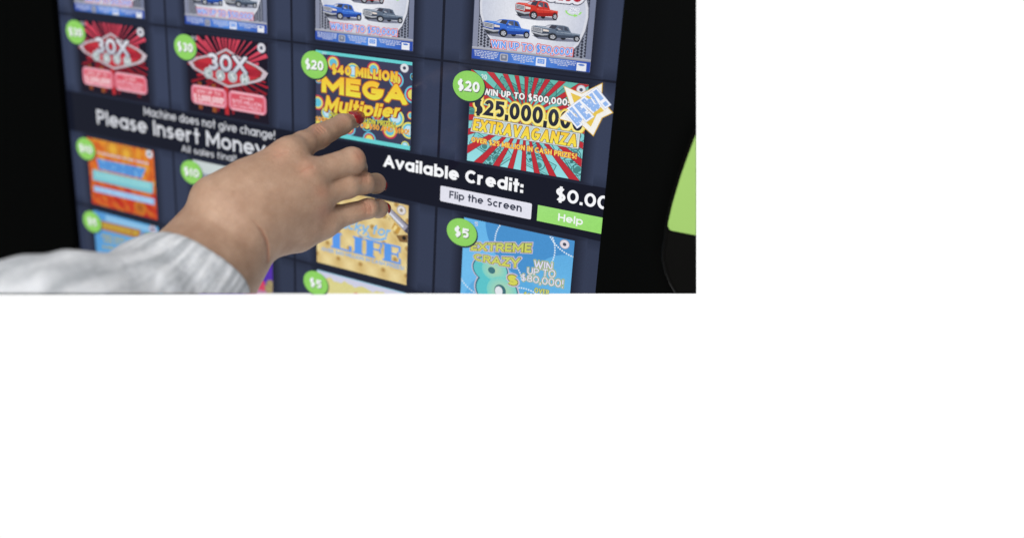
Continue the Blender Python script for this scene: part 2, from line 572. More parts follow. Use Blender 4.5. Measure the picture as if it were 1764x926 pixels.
# front frame: raised 10 mm around the glass
SX1 = 0.4378
bm = bmesh.new()
for outl in ([(-0.40, -0.16), (0.0, -0.16), (0.0, 0.40), (-0.40, 0.40)],
             [(SX1, -0.16), (0.60, -0.16), (0.60, 0.40), (SX1, 0.40)],
             [(0.0, -0.16), (SX1, -0.16), (SX1, -0.132), (0.0, -0.132)]):
    b2 = prism(outl, 0.004, -0.0095 if outl[0][0] > 0.3 else -0.006)
    me = bpy.data.meshes.new('tmp'); b2.to_mesh(me); b2.free()
    bm.from_mesh(me); bpy.data.meshes.remove(me)
trim(bm)
part('bezel', bm, m_black)
bm = prism([(-0.40, -0.16), (0.60, -0.16), (0.60, 0.40), (-0.40, 0.40)], 0.030, 0.0045)
trim(bm)
part('cabinet', bm, m_black)

# side console at the right: black moulded housing round a lime panel
ZG = -0.030
gpx = [(1262, 96), (1240, 140), (1218, 184), (1199, 230), (1183, 273), (1172, 304), (1158, 351), (1150.5, 383), (1150, 390), (1152.5, 395.5), (1157, 398),
       (1199, 406), (1290, 423), (1290, 96)]
hpx = [(1258, 88), (1235, 132), (1212, 180), (1192, 228), (1176, 272), (1165, 304), (1151, 350), (1144, 385), (1141, 412), (1137.5, 430), (1137, 447), (1142, 470),
       (1151, 491), (1163, 512), (1290, 545), (1290, 88)]
bm = prism([on_panel(x, y, ZG) for x, y in hpx], -0.0096, ZG, bevel=0.003)
trim(bm)
console = part('side_console', bm, m_moulded, smooth=False)
bm = prism([on_panel(x, y, ZG - 0.0012) for x, y in gpx], ZG + 0.001, ZG - 0.0012, bevel=0.0006)
trim(bm)
part('lime_panel', bm, m_lime, parent=console)

# ---- screen ground: cells, grid lines
CELL = (56, 65, 90)
CELL_D = (43, 51, 73)
DARK = (22, 26, 41)
SB = (0.0, -0.132, 0.4400, 0.40)
scr = Art(bounds=SB)
scr.rect(0, -0.132, 0.44, 0.40, (23, 27, 42), 0)
ROWS = [(-0.126, -0.0640), (-0.0634, -0.0004), (0.0004, 0.0626), (0.0953, 0.1586), (0.1594, 0.222), (0.2228, 0.285)]
for (y0, y1) in ROWS:
    for k in range(4):
        x0, x1 = 0.11 * k + 0.0009, 0.11 * (k + 1) - 0.0009
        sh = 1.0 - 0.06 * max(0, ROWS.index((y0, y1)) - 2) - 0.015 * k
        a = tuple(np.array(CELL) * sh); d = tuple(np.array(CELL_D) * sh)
        e = 0.0075
        t0, t1 = y0 + 0.0003, y1 - 0.0003
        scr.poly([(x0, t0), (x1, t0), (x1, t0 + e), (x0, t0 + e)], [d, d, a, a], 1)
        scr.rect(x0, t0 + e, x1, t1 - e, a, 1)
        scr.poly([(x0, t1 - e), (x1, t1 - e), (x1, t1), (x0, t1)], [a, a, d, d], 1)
        # soft shade the interface draws around each ticket picture
        tx0, tx1 = 0.11 * k + 0.0190, 0.11 * k + 0.0904
        ty0, ty1 = y0 + 0.0029, min(y1 - 0.0017, y0 + 0.0605)
        g = 0.0078
        x_0, x_1, y_0, y_1 = tx0 - g, tx1 + g, max(ty0 - g, y0), min(ty1 + g + 0.001, y1)
        K = (27, 31, 47)
        scr.poly([(x_0, ty0), (tx0, ty0), (tx0, ty1), (x_0, ty1)], [a, K, K, a], 2)
        scr.poly([(tx1, ty0), (x_1, ty0), (x_1, ty1), (tx1, ty1)], [K, a, a, K], 2)
        mid = tuple((np.array(K) + np.array(d)) / 2)
        scr.poly([(tx0, y_0), (tx1, y_0), (tx1, ty0), (tx0, ty0)], [mid, mid, K, K], 2)
        scr.poly([(tx0, ty1), (tx1, ty1), (tx1, y_1), (tx0, y_1)], [K, K, mid, mid], 2)
        for (cx_, cy_, ex, ey) in ((tx0, ty0, x_0, y_0), (tx1, ty0, x_1, y_0), (tx0, ty1, x_0, y_1), (tx1, ty1, x_1, y_1)):
            scr.poly([(cx_, cy_), (ex, cy_), (ex, ey)], [K, a, d], 2)
            scr.poly([(cx_, cy_), (ex, ey), (cx_, ey)], [K, d, mid], 2)
scr.build('screen', root)

# ---- message banner and buttons
bn = Art(bounds=(0, -0.132, 0.4400, 0.4))
bn.rect(0, 0.0626, 0.44, 0.0953, [(20, 24, 39), (17, 20, 36), (17, 20, 36), (20, 24, 39)], 3)
banner = bn.build('message_banner', root)
WHITE = (232, 234, 240)


def lettering(parent, label, txt, quad, color, bold, layer=5, **kw):
    a = Art(bounds=SB)
    a.text(txt, quad, color, layer, bold=bold, **kw)
    return a.build('lettering', parent, label)


lettering(banner, 'small white line at the top of the banner', 'Machine does not give change!', (0.0832, 0.0644, 0.0710, 0.2052, 0.0644, 0.0710), (205, 207, 214), 0.012)
lettering(banner, 'large white line of the banner', 'Please Insert Money to', (0.0326, 0.0736, 0.0856, 0.2185, 0.0736, 0.0856), (212, 214, 221), 0.022)
lettering(banner, 'small white line at the bottom of the banner', 'All sales final!', (0.1188, 0.0888, 0.0941, 0.1706, 0.0882, 0.0936), (205, 207, 214), 0.012)
lettering(banner, 'large white credit wording', 'Available Credit:', (0.2912, 0.0668, 0.0752, 0.3868, 0.0666, 0.0750), (246, 247, 250), 0.045)
lettering(banner, 'white credit amount', '$0.00', (0.4068, 0.0672, 0.0756, 0.4385, 0.0670, 0.0754), (246, 247, 250), 0.034)
b = Art(bounds=SB)
b.rect(0.3324, 0.0805, 0.3929, 0.0909, (226, 226, 238), 5, r=0.0009)
fb = b.build('screen_button', root, 'white button reading Flip the Screen')
lettering(fb, None, 'Flip the Screen', (0.3387, 0.0826, 0.0876, 0.3868, 0.0822, 0.0872), (48, 54, 74), 0.030, 7)
b = Art(bounds=SB)
b.rect(0.3966, 0.0806, 0.4392, 0.0908, [(158, 222, 122), (152, 220, 112), (150, 218, 108), (156, 221, 116)], 5)
hb = b.build('screen_button', root, 'green button reading Help')
lettering(hb, None, 'Help', (0.4095, 0.0832, 0.0880, 0.4245, 0.0830, 0.0878), (238, 244, 240), 0.03, 7)

# ---- tickets
TX = [0.0190, 0.1290, 0.2390, 0.3495]
TY = {1: -0.0612, 2: 0.0033, 3: 0.0987, 4: 0.1620}
TW, TH = 0.0711, 0.0574


def tile(r, c):
    return Art(TX[c], TY[r], TW, TH, (TX[c], TY[r], TX[c] + TW, TY[r] + TH))


def over(r, c):                              # same frame, free to hang over the ticket's edge
    return Art(TX[c], TY[r], TW, TH, SB)


def sub(r, c, parent, txt, quad, color, layer=22, label=None, bold=0.02, **kw):
    a = Art(TX[c], TY[r], TW, TH, SB)
    a.text(txt, quad, color, layer, bold=bold, **kw)
    return a.build('lettering', parent, label)


def blurred(r, c, parent, u0, u1, v0, v1, color, layer, rows=1, slope=-0.02, label=None):
    """a line of print too small to read in the photograph: short marks of ink"""
    a = Art(TX[c], TY[r], TW, TH, SB)
    h = (v1 - v0) / rows
    for k in range(rows):
        x = u0 + random.uniform(0, 0.02)
        while x < u1 - 0.02:
            w = random.uniform(0.018, 0.038)
            y = v0 + k * h + slope * (x - u0) / (u1 - u0)
            a.poly([(x, y), (x + w, y), (x + w, y + h * 0.72), (x, y + h * 0.72)], color, layer)
            x += w + random.uniform(0.006, 0.014) + (0.02 if random.random() < 0.18 else 0)
    return a.build('lettering', parent, label)


def badge(r, c, parent, txt, y=None):
    cy = {1: -0.051, 2: 0.0130, 3: 0.1083, 4: 0.1720}[r]
    a = Art(0.11 * c + 0.0190, cy, 1, 1, SB)
    R_ = 0.0103
    a.disc(0.0003, 0.0006, R_ * 1.05, (34, 40, 50), 40, n=40, ry=0.0098, edge=(44, 50, 66))
    a.disc(0, 0, R_, (150, 214, 106), 41, n=40, ry=0.0093, edge=(140, 207, 97))
    w = 0.0072 if len(txt) == 3 else 0.0050
    a.text(txt, (-w + 0.0004, -0.0030 + 0.0003, 0.0034 + 0.0003, w + 0.0004, -0.0030 + 0.0003, 0.0034 + 0.0003), (74, 110, 58), 42, bold=0.05)
    a.text(txt, (-w, -0.0032, 0.0032, w, -0.0032, 0.0032), (240, 243, 244), 44, bold=0.045)
    return a.build('price_badge', parent, 'green price badge reading ' + txt)


def ring_logo(a, u, v, layer, r=0.032, c1=(222, 222, 228), c2=(70, 76, 96)):
    a.disc(u, v, r, c1, layer, n=20)
    a.disc(u, v, r * 0.42, c2, layer + 1, n=12)
    a.disc(u, v, r * 1.15, (150, 150, 165), layer - 0.5, n=20)


def truck(art, u, v, w, h, body, dark, lite, L):
    """three-quarter view pickup facing left, in a box (u, v, w, h)"""
    P = lambda pts: [(u + x * w, v + y * h) for x, y in pts]
    asp = art.s[1] / art.s[0]
    # ground contact on the printed picture
    art.poly(P([(0.03, 0.80), (0.30, 0.78), (0.98, 0.80), (0.96, 0.93), (0.55, 1.02), (0.16, 0.98)]), (120, 124, 142), L)
    # far wheels
    art.disc(u + 0.14 * w, v + 0.74 * h, 0.065 * w, (34, 36, 42), L + 1, n=16, ry=0.15 * h)
    art.disc(u + 0.66 * w, v + 0.78 * h, 0.05 * w, (34, 36, 42), L + 1, n=16, ry=0.12 * h)
    # body side
    art.poly(P([(0.28, 0.30), (0.55, 0.30), (0.81, 0.40), (0.985, 0.44), (0.98, 0.62), (0.95, 0.72), (0.52, 0.80), (0.34, 0.80), (0.26, 0.55)]), body, L + 2)
    art.poly(P([(0.50, 0.62), (0.98, 0.55), (0.97, 0.66), (0.92, 0.73), (0.52, 0.80)]), dark, L + 3)
    art.poly(P([(0.52, 0.40), (0.97, 0.455), (0.97, 0.485), (0.52, 0.45)]), lite, L + 3)
    # bonnet and front
    art.poly(P([(0.03, 0.20), (0.10, 0.16), (0.28, 0.16), (0.54, 0.27), (0.56, 0.36), (0.38, 0.44), (0.04, 0.32)]), body, L + 3.3)
    art.poly(P([(0.08, 0.19), (0.26, 0.175), (0.44, 0.26), (0.28, 0.28)]), lite, L + 4)
    art.poly(P([(0.015, 0.24), (0.25, 0.31), (0.375, 0.36), (0.375, 0.60), (0.25, 0.64), (0.02, 0.54)]), dark, L + 4.3)
    art.poly(P([(0.025, 0.24), (0.235, 0.30), (0.24, 0.57), (0.03, 0.49)]), (206, 208, 214), L + 5)
    for k in range(3):
        y = 0.280 + k * 0.070
        art.poly(P([(0.04, y), (0.222, y + 0.052), (0.222, y + 0.098), (0.04, y + 0.042)]), (88, 92, 104), L + 6)
    art.poly(P([(0.25, 0.33), (0.368, 0.37), (0.368, 0.47), (0.255, 0.47)]), (224, 214, 208), L + 5)
    # bumper
    art.poly(P([(0.01, 0.54), (0.24, 0.64), (0.40, 0.59), (0.40, 0.68), (0.24, 0.74), (0.02, 0.63)]), (176, 179, 188), L + 6)
    art.poly(P([(0.04, 0.64), (0.24, 0.74), (0.39, 0.67), (0.35, 0.82), (0.20, 0.86), (0.08, 0.78)]), (60, 64, 74), L + 6.5)
    # cab
    art.poly(P([(0.27, 0.20), (0.345, 0.05), (0.43, 0.00), (0.66, 0.00), (0.745, 0.06), (0.81, 0.40), (0.56, 0.44), (0.50, 0.28)]), body, L + 5)
    art.poly(P([(0.29, 0.20), (0.36, 0.055), (0.50, 0.035), (0.53, 0.05), (0.49, 0.27)]), (62, 64, 78), L + 6)
    art.poly(P([(0.29, 0.20), (0.345, 0.085), (0.41, 0.06), (0.36, 0.225)]), (196, 198, 210), L + 7)
    art.poly(P([(0.525, 0.29), (0.565, 0.065), (0.645, 0.06), (0.655, 0.30)]), (84, 90, 106), L + 6)
    art.poly(P([(0.675, 0.30), (0.668, 0.065), (0.715, 0.09), (0.765, 0.32)]), (66, 72, 88), L + 6)
    art.poly(P([(0.527, 0.285), (0.545, 0.19), (0.60, 0.24), (0.61, 0.295)]), (172, 176, 188), L + 7)
    art.line(P([(0.665, 0.32), (0.675, 0.68)]), 0.006 * w, dark, L + 6)
    art.line(P([(0.81, 0.40), (0.81, 0.66)]), 0.006 * w, dark, L + 6)
    art.poly(P([(0.50, 0.26), (0.555, 0.25), (0.555, 0.34), (0.505, 0.35)]), dark, L + 8)
    # near wheels
    for x, y, r, ry in ((0.450, 0.765, 0.088, 0.215), (0.925, 0.735, 0.058, 0.185)):
        art.disc(u + x * w, v + (y - 0.03) * h, r * 1.14 * w, dark, L + 7, n=22, ry=ry * 1.1 * h)
        art.disc(u + x * w, v + y * h, r * w, (38, 40, 46), L + 8, n=22, ry=ry * h)
        art.disc(u + (x + 0.006) * w, v + y * h, r * 0.58 * w, (196, 199, 208), L + 9, n=18, ry=ry * 0.60 * h)
        for k in range(5):
            a = 1.2566 * k + 0.4
            art.poly([(u + (x + 0.006) * w, v + y * h),
                      (u + (x + 0.006 + r * 0.55 * math.cos(a)) * w, v + (y + ry * 0.57 * math.sin(a)) * h),
                      (u + (x + 0.006 + r * 0.55 * math.cos(a + 0.5)) * w, v + (y + ry * 0.57 * math.sin(a + 0.5)) * h)], (84, 88, 98), L + 10)


def truck_ticket(c, label):
    r = 1
    a = tile(r, c)
    a.poly([(0, 0), (1, 0), (1, 1), (0, 1)], [(150, 155, 172), (140, 146, 164), (138, 144, 162), (156, 160, 176)], 3)
    # punched metal mesh on both sides
    for side in (0, 1):
        for i in range(7):
            for j in range(22):
                u = 0.045 + i * 0.030 if side == 0 else 0.80 + i * 0.030
                v = 0.26 + j * 0.030 + (0.015 if i % 2 else 0)
                if v > 0.87: continue
                a.poly([(u - 0.0135, v), (u, v - 0.017), (u + 0.0135, v), (u, v + 0.017)], (48, 52, 66), 4)
    for lu in (0.035, 0.965):
        a.rect(lu - 0.035, 0, lu + 0.01 if lu < .5 else lu + 0.035, 0.88, (136, 141, 163), 4.5) if lu < .5 else a.rect(0.955, 0, 1, 0.88, (118, 125, 150), 4.5)
    # pale shield with a silver rim
    L_ = [(0.09, 0.16), (0.055, 0.30), (0.048, 0.42), (0.055, 0.53), (0.087, 0.64), (0.131, 0.745), (0.226, 0.872), (0.30, 0.905)]
    R_ = [(0.72, 0.905), (0.80, 0.87), (0.892, 0.741), (0.935, 0.604), (0.950, 0.47), (0.945, 0.38), (0.918, 0.27), (0.88, 0.16)]
    shield = L_ + R_
    ce = np.array([0.5, 0.5])
    a.poly([tuple(ce + (np.array(p) - ce) * 1.022) for p in shield], (92, 96, 112), 5)
    a.poly(shield, (214, 216, 226), 6)
    inner = [tuple(ce + (np.array(p) - ce) * 0.955) for p in shield]
    n = len(inner)
    for i in range(n):
        p, q = inner[i], inner[(i + 1) % n]
        a.poly([(0.48, 0.62), p, q], [(238, 239, 244), (198, 203, 218), (198, 203, 218)], 7)
    # rail and blue strip
    a.poly([(0, 0.874), (1, 0.874), (1, 0.900), (0, 0.900)], [(186, 188, 200), (186, 188, 200), (128, 130, 144), (128, 130, 144)], 12)
    bl = (42, 74, 168); bm_ = (84, 140, 224)
    a.poly([(0, 0.9), (0.55, 0.9), (0.55, 1), (0, 1)], [bl, bm_, bm_, bl], 12)
    a.poly([(0.55, 0.9), (1, 0.9), (1, 1), (0.55, 1)], [bm_, bl, bl, bm_], 12)
    for blk, (u0, u1, n_) in enumerate(((0.02, 0.235, 5), (0.345, 0.545, 5), (0.665, 0.885, 4))):
        for k in range(n_):
            v = 0.910 + k * 0.016
            x = u0 + 0.008 * k * (1 if blk else 0.3) + 0.05 * (k == n_ - 1)
            while x < u1 - 0.012 * k * (0.7 if blk else 0.2) - 0.05 * (k == n_ - 1):
                w = random.uniform(0.012, 0.032)
                a.rect(x, v, min(x + w, u1), v + 0.0085, (198, 206, 226), 13)
                x += w + 0.006
    # the three little emblems on the strip
    a.rect(0.250, 0.914, 0.320, 0.993, (172, 174, 184), 13, r=0.012)
    a.rect(0.259, 0.924, 0.311, 0.983, (116, 122, 142), 14, r=0.010)
    a.rect(0.272, 0.934, 0.298, 0.960, (170, 174, 186), 15, r=0.006)
    a.rect(0.559, 0.912, 0.643, 0.996, (226, 230, 240), 13)
    a.rect(0.572, 0.924, 0.630, 0.970, (84, 138, 222), 14)
    a.rect(0.582, 0.934, 0.620, 0.960, (214, 226, 244), 15)
    a.rect(0.586, 0.938, 0.616, 0.956, (110, 158, 230), 16)
    a.rect(0.893, 0.918, 0.970, 0.996, (230, 232, 238), 13)
    a.disc(0.931, 0.936, 0.026, (66, 116, 196), 14, n=16, ry=0.010)
    t = a.build('ticket_picture', root, label)
    for bx, cs, lb in (((0.085, 0.560, 0.415, 0.185), ((58, 108, 204), (36, 70, 152), (112, 160, 232)), 'blue pickup truck picture'),
                       ((0.500, 0.566, 0.410, 0.158), ((98, 112, 132), (62, 72, 90), (158, 170, 186)), 'grey pickup truck picture'),
                       ((0.350, 0.350, 0.366, 0.190), ((204, 58, 48), (158, 36, 34), (232, 104, 92)), 'red pickup truck picture')):
        q = over(r, c)
        truck(q, *bx, *cs, 13 if 'red' in lb else 25 if 'blue' in lb else 27)
        q.build('truck_picture', t, lb)
    sub(r, c, t, 'WIN UP TO $50,000!', (0.176, 0.784, 0.856, 0.856, 0.780, 0.852), (98, 154, 234), 42, 'blue wording with white and red edging', 0.030,
        outlines=((0.15, (214, 74, 84)), (0.13, (214, 74, 84)), (0.06, (240, 234, 242))))
    q = over(r, c)
    q.text('TRUCKS', (0.30, 0.14, 0.318, 0.925, 0.12, 0.328), (196, 36, 62), 42, bold=0.05, color2=(168, 24, 48), shear=0.15,
           outlines=((0.17, (58, 62, 84)), (0.12, (232, 232, 240)), (0.09, (232, 232, 240))))
    q.build('lettering', t, 'large red title with white edging')
    q = over(r, c)
    q.text('2ND', (0.800, 0.378, 0.415, 0.888, 0.378, 0.415), (244, 246, 250), 42, bold=0.04, outlines=((0.08, (150, 156, 184)),))
    q.text('CHANCE', (0.800, 0.420, 0.436, 0.884, 0.420, 0.436), (238, 240, 246), 42, bold=0.03)
    q.disc(0.838, 0.415, 0.066, (150, 220, 100), 40, n=14, rin=0.053, ry=0.048, a0=60, a1=180)
    q.disc(0.838, 0.415, 0.066, (150, 220, 100), 40, n=8, rin=0.053, ry=0.048, a0=5, a1=45)
    q.poly([(0.845, 0.442), (0.878, 0.458), (0.845, 0.474)], (150, 220, 100), 41)
    q.build('chance_mark', t, 'white second chance wording over green arrow')
    badge(r, c, t, '$30')
    return t


for c, lb in enumerate(('blurred ticket picture of pickup trucks, farthest of its row', 'blurred ticket picture of pickup trucks above the second red neon ticket',
                        'ticket picture of pickup trucks above the circle-patterned ticket', 'sharpest ticket picture of three pickup trucks')):
    truck_ticket(c, lb)


def neon_ticket(c, label):
    r = 2
    a = tile(r, c)
    a.rect(0, 0, 1, 1, (24, 20, 36), 3)
    # red rays fan out from the middle
    rs = random.Random(3)
    for k in range(44):
        t = math.radians(k * 360 / 44 + rs.uniform(-2, 2))
        dn = math.sin(t)
        L = rs.uniform(0.40, 0.60) if dn < -0.2 else rs.uniform(0.36, 0.54) if dn < 0.35 else rs.uniform(0.28, 0.52)
        w = math.radians(rs.uniform(0.9, 2.9))
        c1 = (212, 74, 96) if dn < -.2 else (176, 36, 52)
        if dn > .35: c1 = (138, 28, 42)
        p = lambda tt, q: (0.5 + q * math.cos(tt), 0.40 + q * 1.1 * math.sin(tt))
        a.poly([(0.5, 0.40), p(t - w, L), p(t + w, L)], [(150, 26, 44), c1, c1], 4)
    # posts
    for u, cl in ((0.12, (138, 72, 40)), (0.30, (150, 80, 42)), (0.46, (184, 44, 52)), (0.83, (110, 26, 38))):
        a.rect(u, 0.60, u + 0.05, 0.97 - 0.06 * abs(u - 0.4), cl, 5)
    # pointed sign outline
    sign = [(0.02, 0.36), (0.10, 0.30), (0.263, 0.245), (0.38, 0.205), (0.503, 0.130), (0.62, 0.195), (0.748, 0.245), (0.90, 0.30), (0.985, 0.36), (0.95, 0.43), (0.886, 0.475),
            (0.70, 0.545), (0.514, 0.609), (0.36, 0.555), (0.232, 0.50), (0.08, 0.435)]
    ce = np.array([0.503, 0.37])
    for s_, cl in ((1.03, (200, 186, 196)), (0.91, (120, 72, 52)), (0.86, (190, 48, 62))):
        a.poly([tuple(ce + (np.array(p) - ce) * s_) for p in sign], cl, 6 + (1.03 - s_) * 20)
    for k in range(6):
        a.line([(0.09, 0.34 + 0.014 * k), (0.30, 0.36 + 0.014 * k)], 0.008, (150, 30, 48), 10)
        a.line([(0.74, 0.35 + 0.014 * k), (0.92, 0.34 + 0.014 * k)], 0.008, (150, 30, 48), 10)
    ring_logo(a, 0.932, 0.060, 12, 0.045, (214, 214, 222))
    a.text('30', (0.06, 0.02, 0.07, 0.14, 0.02, 0.07), (190, 192, 205), 12, bold=0.02)
    # red plates with beaded frames
    for (x0, y0, x1, y1) in ((0.035, 0.640, 0.487, 0.890), (0.515, 0.640, 0.975, 0.892)):
        a.rect(x0, y0, x1, y1, (222, 130, 150), 12, r=0.05)
        a.rect(x0 + 0.03, y0 + 0.036, x1 - 0.03, y1 - 0.036, (212, 84, 100), 13, r=0.03)
        for k in range(13):
            for yy in (y0 + 0.018, y1 - 0.018):
                a.disc(x0 + 0.05 + (x1 - x0 - 0.1) * k / 12, yy, 0.011, (242, 196, 206), 14, n=8)
    t = a.build('ticket_picture', root, label)
    sub(r, c, t, '30X', (0.265, 0.205, 0.415, 0.755, 0.190, 0.405), (226, 226, 234), 24, 'large silver 30X', 0.042, color2=(186, 190, 204), outlines=((0.07, (52, 50, 66)),))
    q = over(r, c)
    for ch, u, v in (('C', 0.276, 0.462), ('A', 0.430, 0.468), ('S', 0.580, 0.463), ('H', 0.730, 0.470)):
        q.disc(u, v, 0.058, (206, 212, 216), 28, n=20, edge=(182, 190, 196))
        q.disc(u, v, 0.043, (150, 164, 166), 29, n=20)
        q.text(ch, (u - 0.028, v - 0.038, v + 0.038, u + 0.028, v - 0.038, v + 0.038), (232, 238, 240), 30, bold=0.03)
    q.build('lettering', t, 'row of four silver lettered balls')
    sub(r, c, t, 'WIN UP TO', (0.11, 0.690, 0.738, 0.42, 0.688, 0.736), (238, 206, 214), 24, None, 0.02)
    sub(r, c, t, '$3,000,000!', (0.075, 0.755, 0.842, 0.455, 0.752, 0.840), (240, 214, 220), 24, None, 0.03)
    sub(r, c, t, 'OVER', (0.66, 0.690, 0.728, 0.83, 0.690, 0.728), (238, 206, 214), 24, None, 0.02)
    sub(r, c, t, '$155 MILLION', (0.565, 0.742, 0.792, 0.925, 0.742, 0.792), (236, 190, 204), 24, None, 0.02)
    sub(r, c, t, 'IN CASH PRIZES!', (0.575, 0.806, 0.845, 0.92, 0.806, 0.845), (236, 190, 204), 24, None, 0.02)
    badge(r, c, t, '$30')
    return t


neon_ticket(0, 'blurred red neon sign ticket by the left edge of the screen')
neon_ticket(1, 'red neon sign ticket in the second column')


# ---- circle-patterned yellow ticket
def circle_ticket():
    r, c = 2, 2
    a = tile(r, c)
    a.rect(0, 0, 1, 1, (60, 62, 88), 3)
    YE, CY_, RE, DK, WH = (222, 214, 104), (98, 190, 214), (198, 58, 82), (52, 54, 80), (190, 224, 240)
    sets = ([YE, RE, CY_, DK], [CY_, YE, RE, DK], [WH, CY_, YE, DK], [YE, DK, CY_, YE])
    spots = [(0.19, 0.125, 0.088, 1), (0.40, 0.185, 0.088, 2), (0.615, 0.135, 0.085, 1), (0.845, 0.22, 0.092, 0), (1.02, 0.16, 0.05, 3), (0.02, 0.62, 0.090, 1), (1.01, 0.36, 0.100, 0),
             (0.12, 0.73, 0.075, 2), (0.36, 0.70, 0.085, 1), (0.66, 0.645, 0.085, 0), (0.85, 0.655, 0.105, 2), (1.0, 0.60, 0.05, 1), (0.36, 0.87, 0.09, 0), (0.55, 0.80, 0.07, 3),
             (0.79, 0.815, 0.096, 1), (0.985, 0.775, 0.098, 2), (0.58, 0.955, 0.085, 0), (0.16, 0.93, 0.09, 2), (0.02, 0.86, 0.06, 3), (0.03, 0.34, 0.05, 0), (0.95, 0.955, 0.05, 2)]
    for i, (u, v, R_, k) in enumerate(spots):
        R_ *= 0.80
        cs = sets[k]
        a.disc(u, v, R_, cs[2], 4 + 0.05 * i, n=26)
        a.disc(u, v, R_ * 0.80, cs[1], 5.2 + 0.05 * i, n=24)
        a.disc(u, v, R_ * 0.58, cs[0], 6.4 + 0.05 * i, n=22)
    a.rect(0, 0, 1, 0.036, (104, 206, 208), 9)
    a.rect(0, 0.952, 1, 1, (104, 206, 208), 9)
    ring_logo(a, 0.925, 0.075, 9.5, 0.038)
    a.text('20', (0.07, 0.01, 0.04, 0.12, 0.01, 0.04), (200, 210, 220), 10, bold=0.02)
    t = a.build('ticket_picture', root, 'circle-patterned yellow lettered ticket the finger points at')
    sub(r, c, t, '$40 MILLION', (0.172, 0.142, 0.247, 0.862, 0.126, 0.247), (238, 176, 56), 12, 'yellow and orange top line', 0.065, color2=(228, 214, 76),
        outlines=((0.05, (172, 52, 46)),))
    sub(r, c, t, 'MEGA', (0.070, 0.285, 0.482, 0.955, 0.262, 0.486), (244, 190, 58), 16, 'huge yellow word', 0.064, color2=(232, 224, 72), outlines=((0.05, (190, 108, 40)),))
    q = over(r, c)
    q.text('Multiplier', (0.112, 0.525, 0.722, 0.940, 0.500, 0.640), (120, 26, 40), 20, bold=0.045, shear=0.22, arc=-0.02)
    q.text('Multiplier', (0.098, 0.512, 0.705, 0.925, 0.490, 0.630), (240, 196, 62), 22, bold=0.045, color2=(230, 218, 74), shear=0.22, arc=-0.02,
           outlines=((0.035, (196, 96, 40)),))
    q.build('lettering', t, 'slanted yellow word with dark red edge')
    sub(r, c, t, 'OVER $104 MILLION PRIZES!', (0.150, 0.712, 0.774, 0.856, 0.698, 0.762), (214, 210, 76), 28, 'yellow prize line', 0.03, outlines=((0.05, (60, 66, 70)),))
    sub(r, c, t, '1000s OF PRIZES OF $50 AND $100!', (0.010, 0.784, 0.840, 0.995, 0.756, 0.815), (234, 138, 60), 28, 'orange line under the prize line', 0.02,
        outlines=((0.06, (208, 190, 84)),))
    badge(r, c, t, '$20')


circle_ticket()


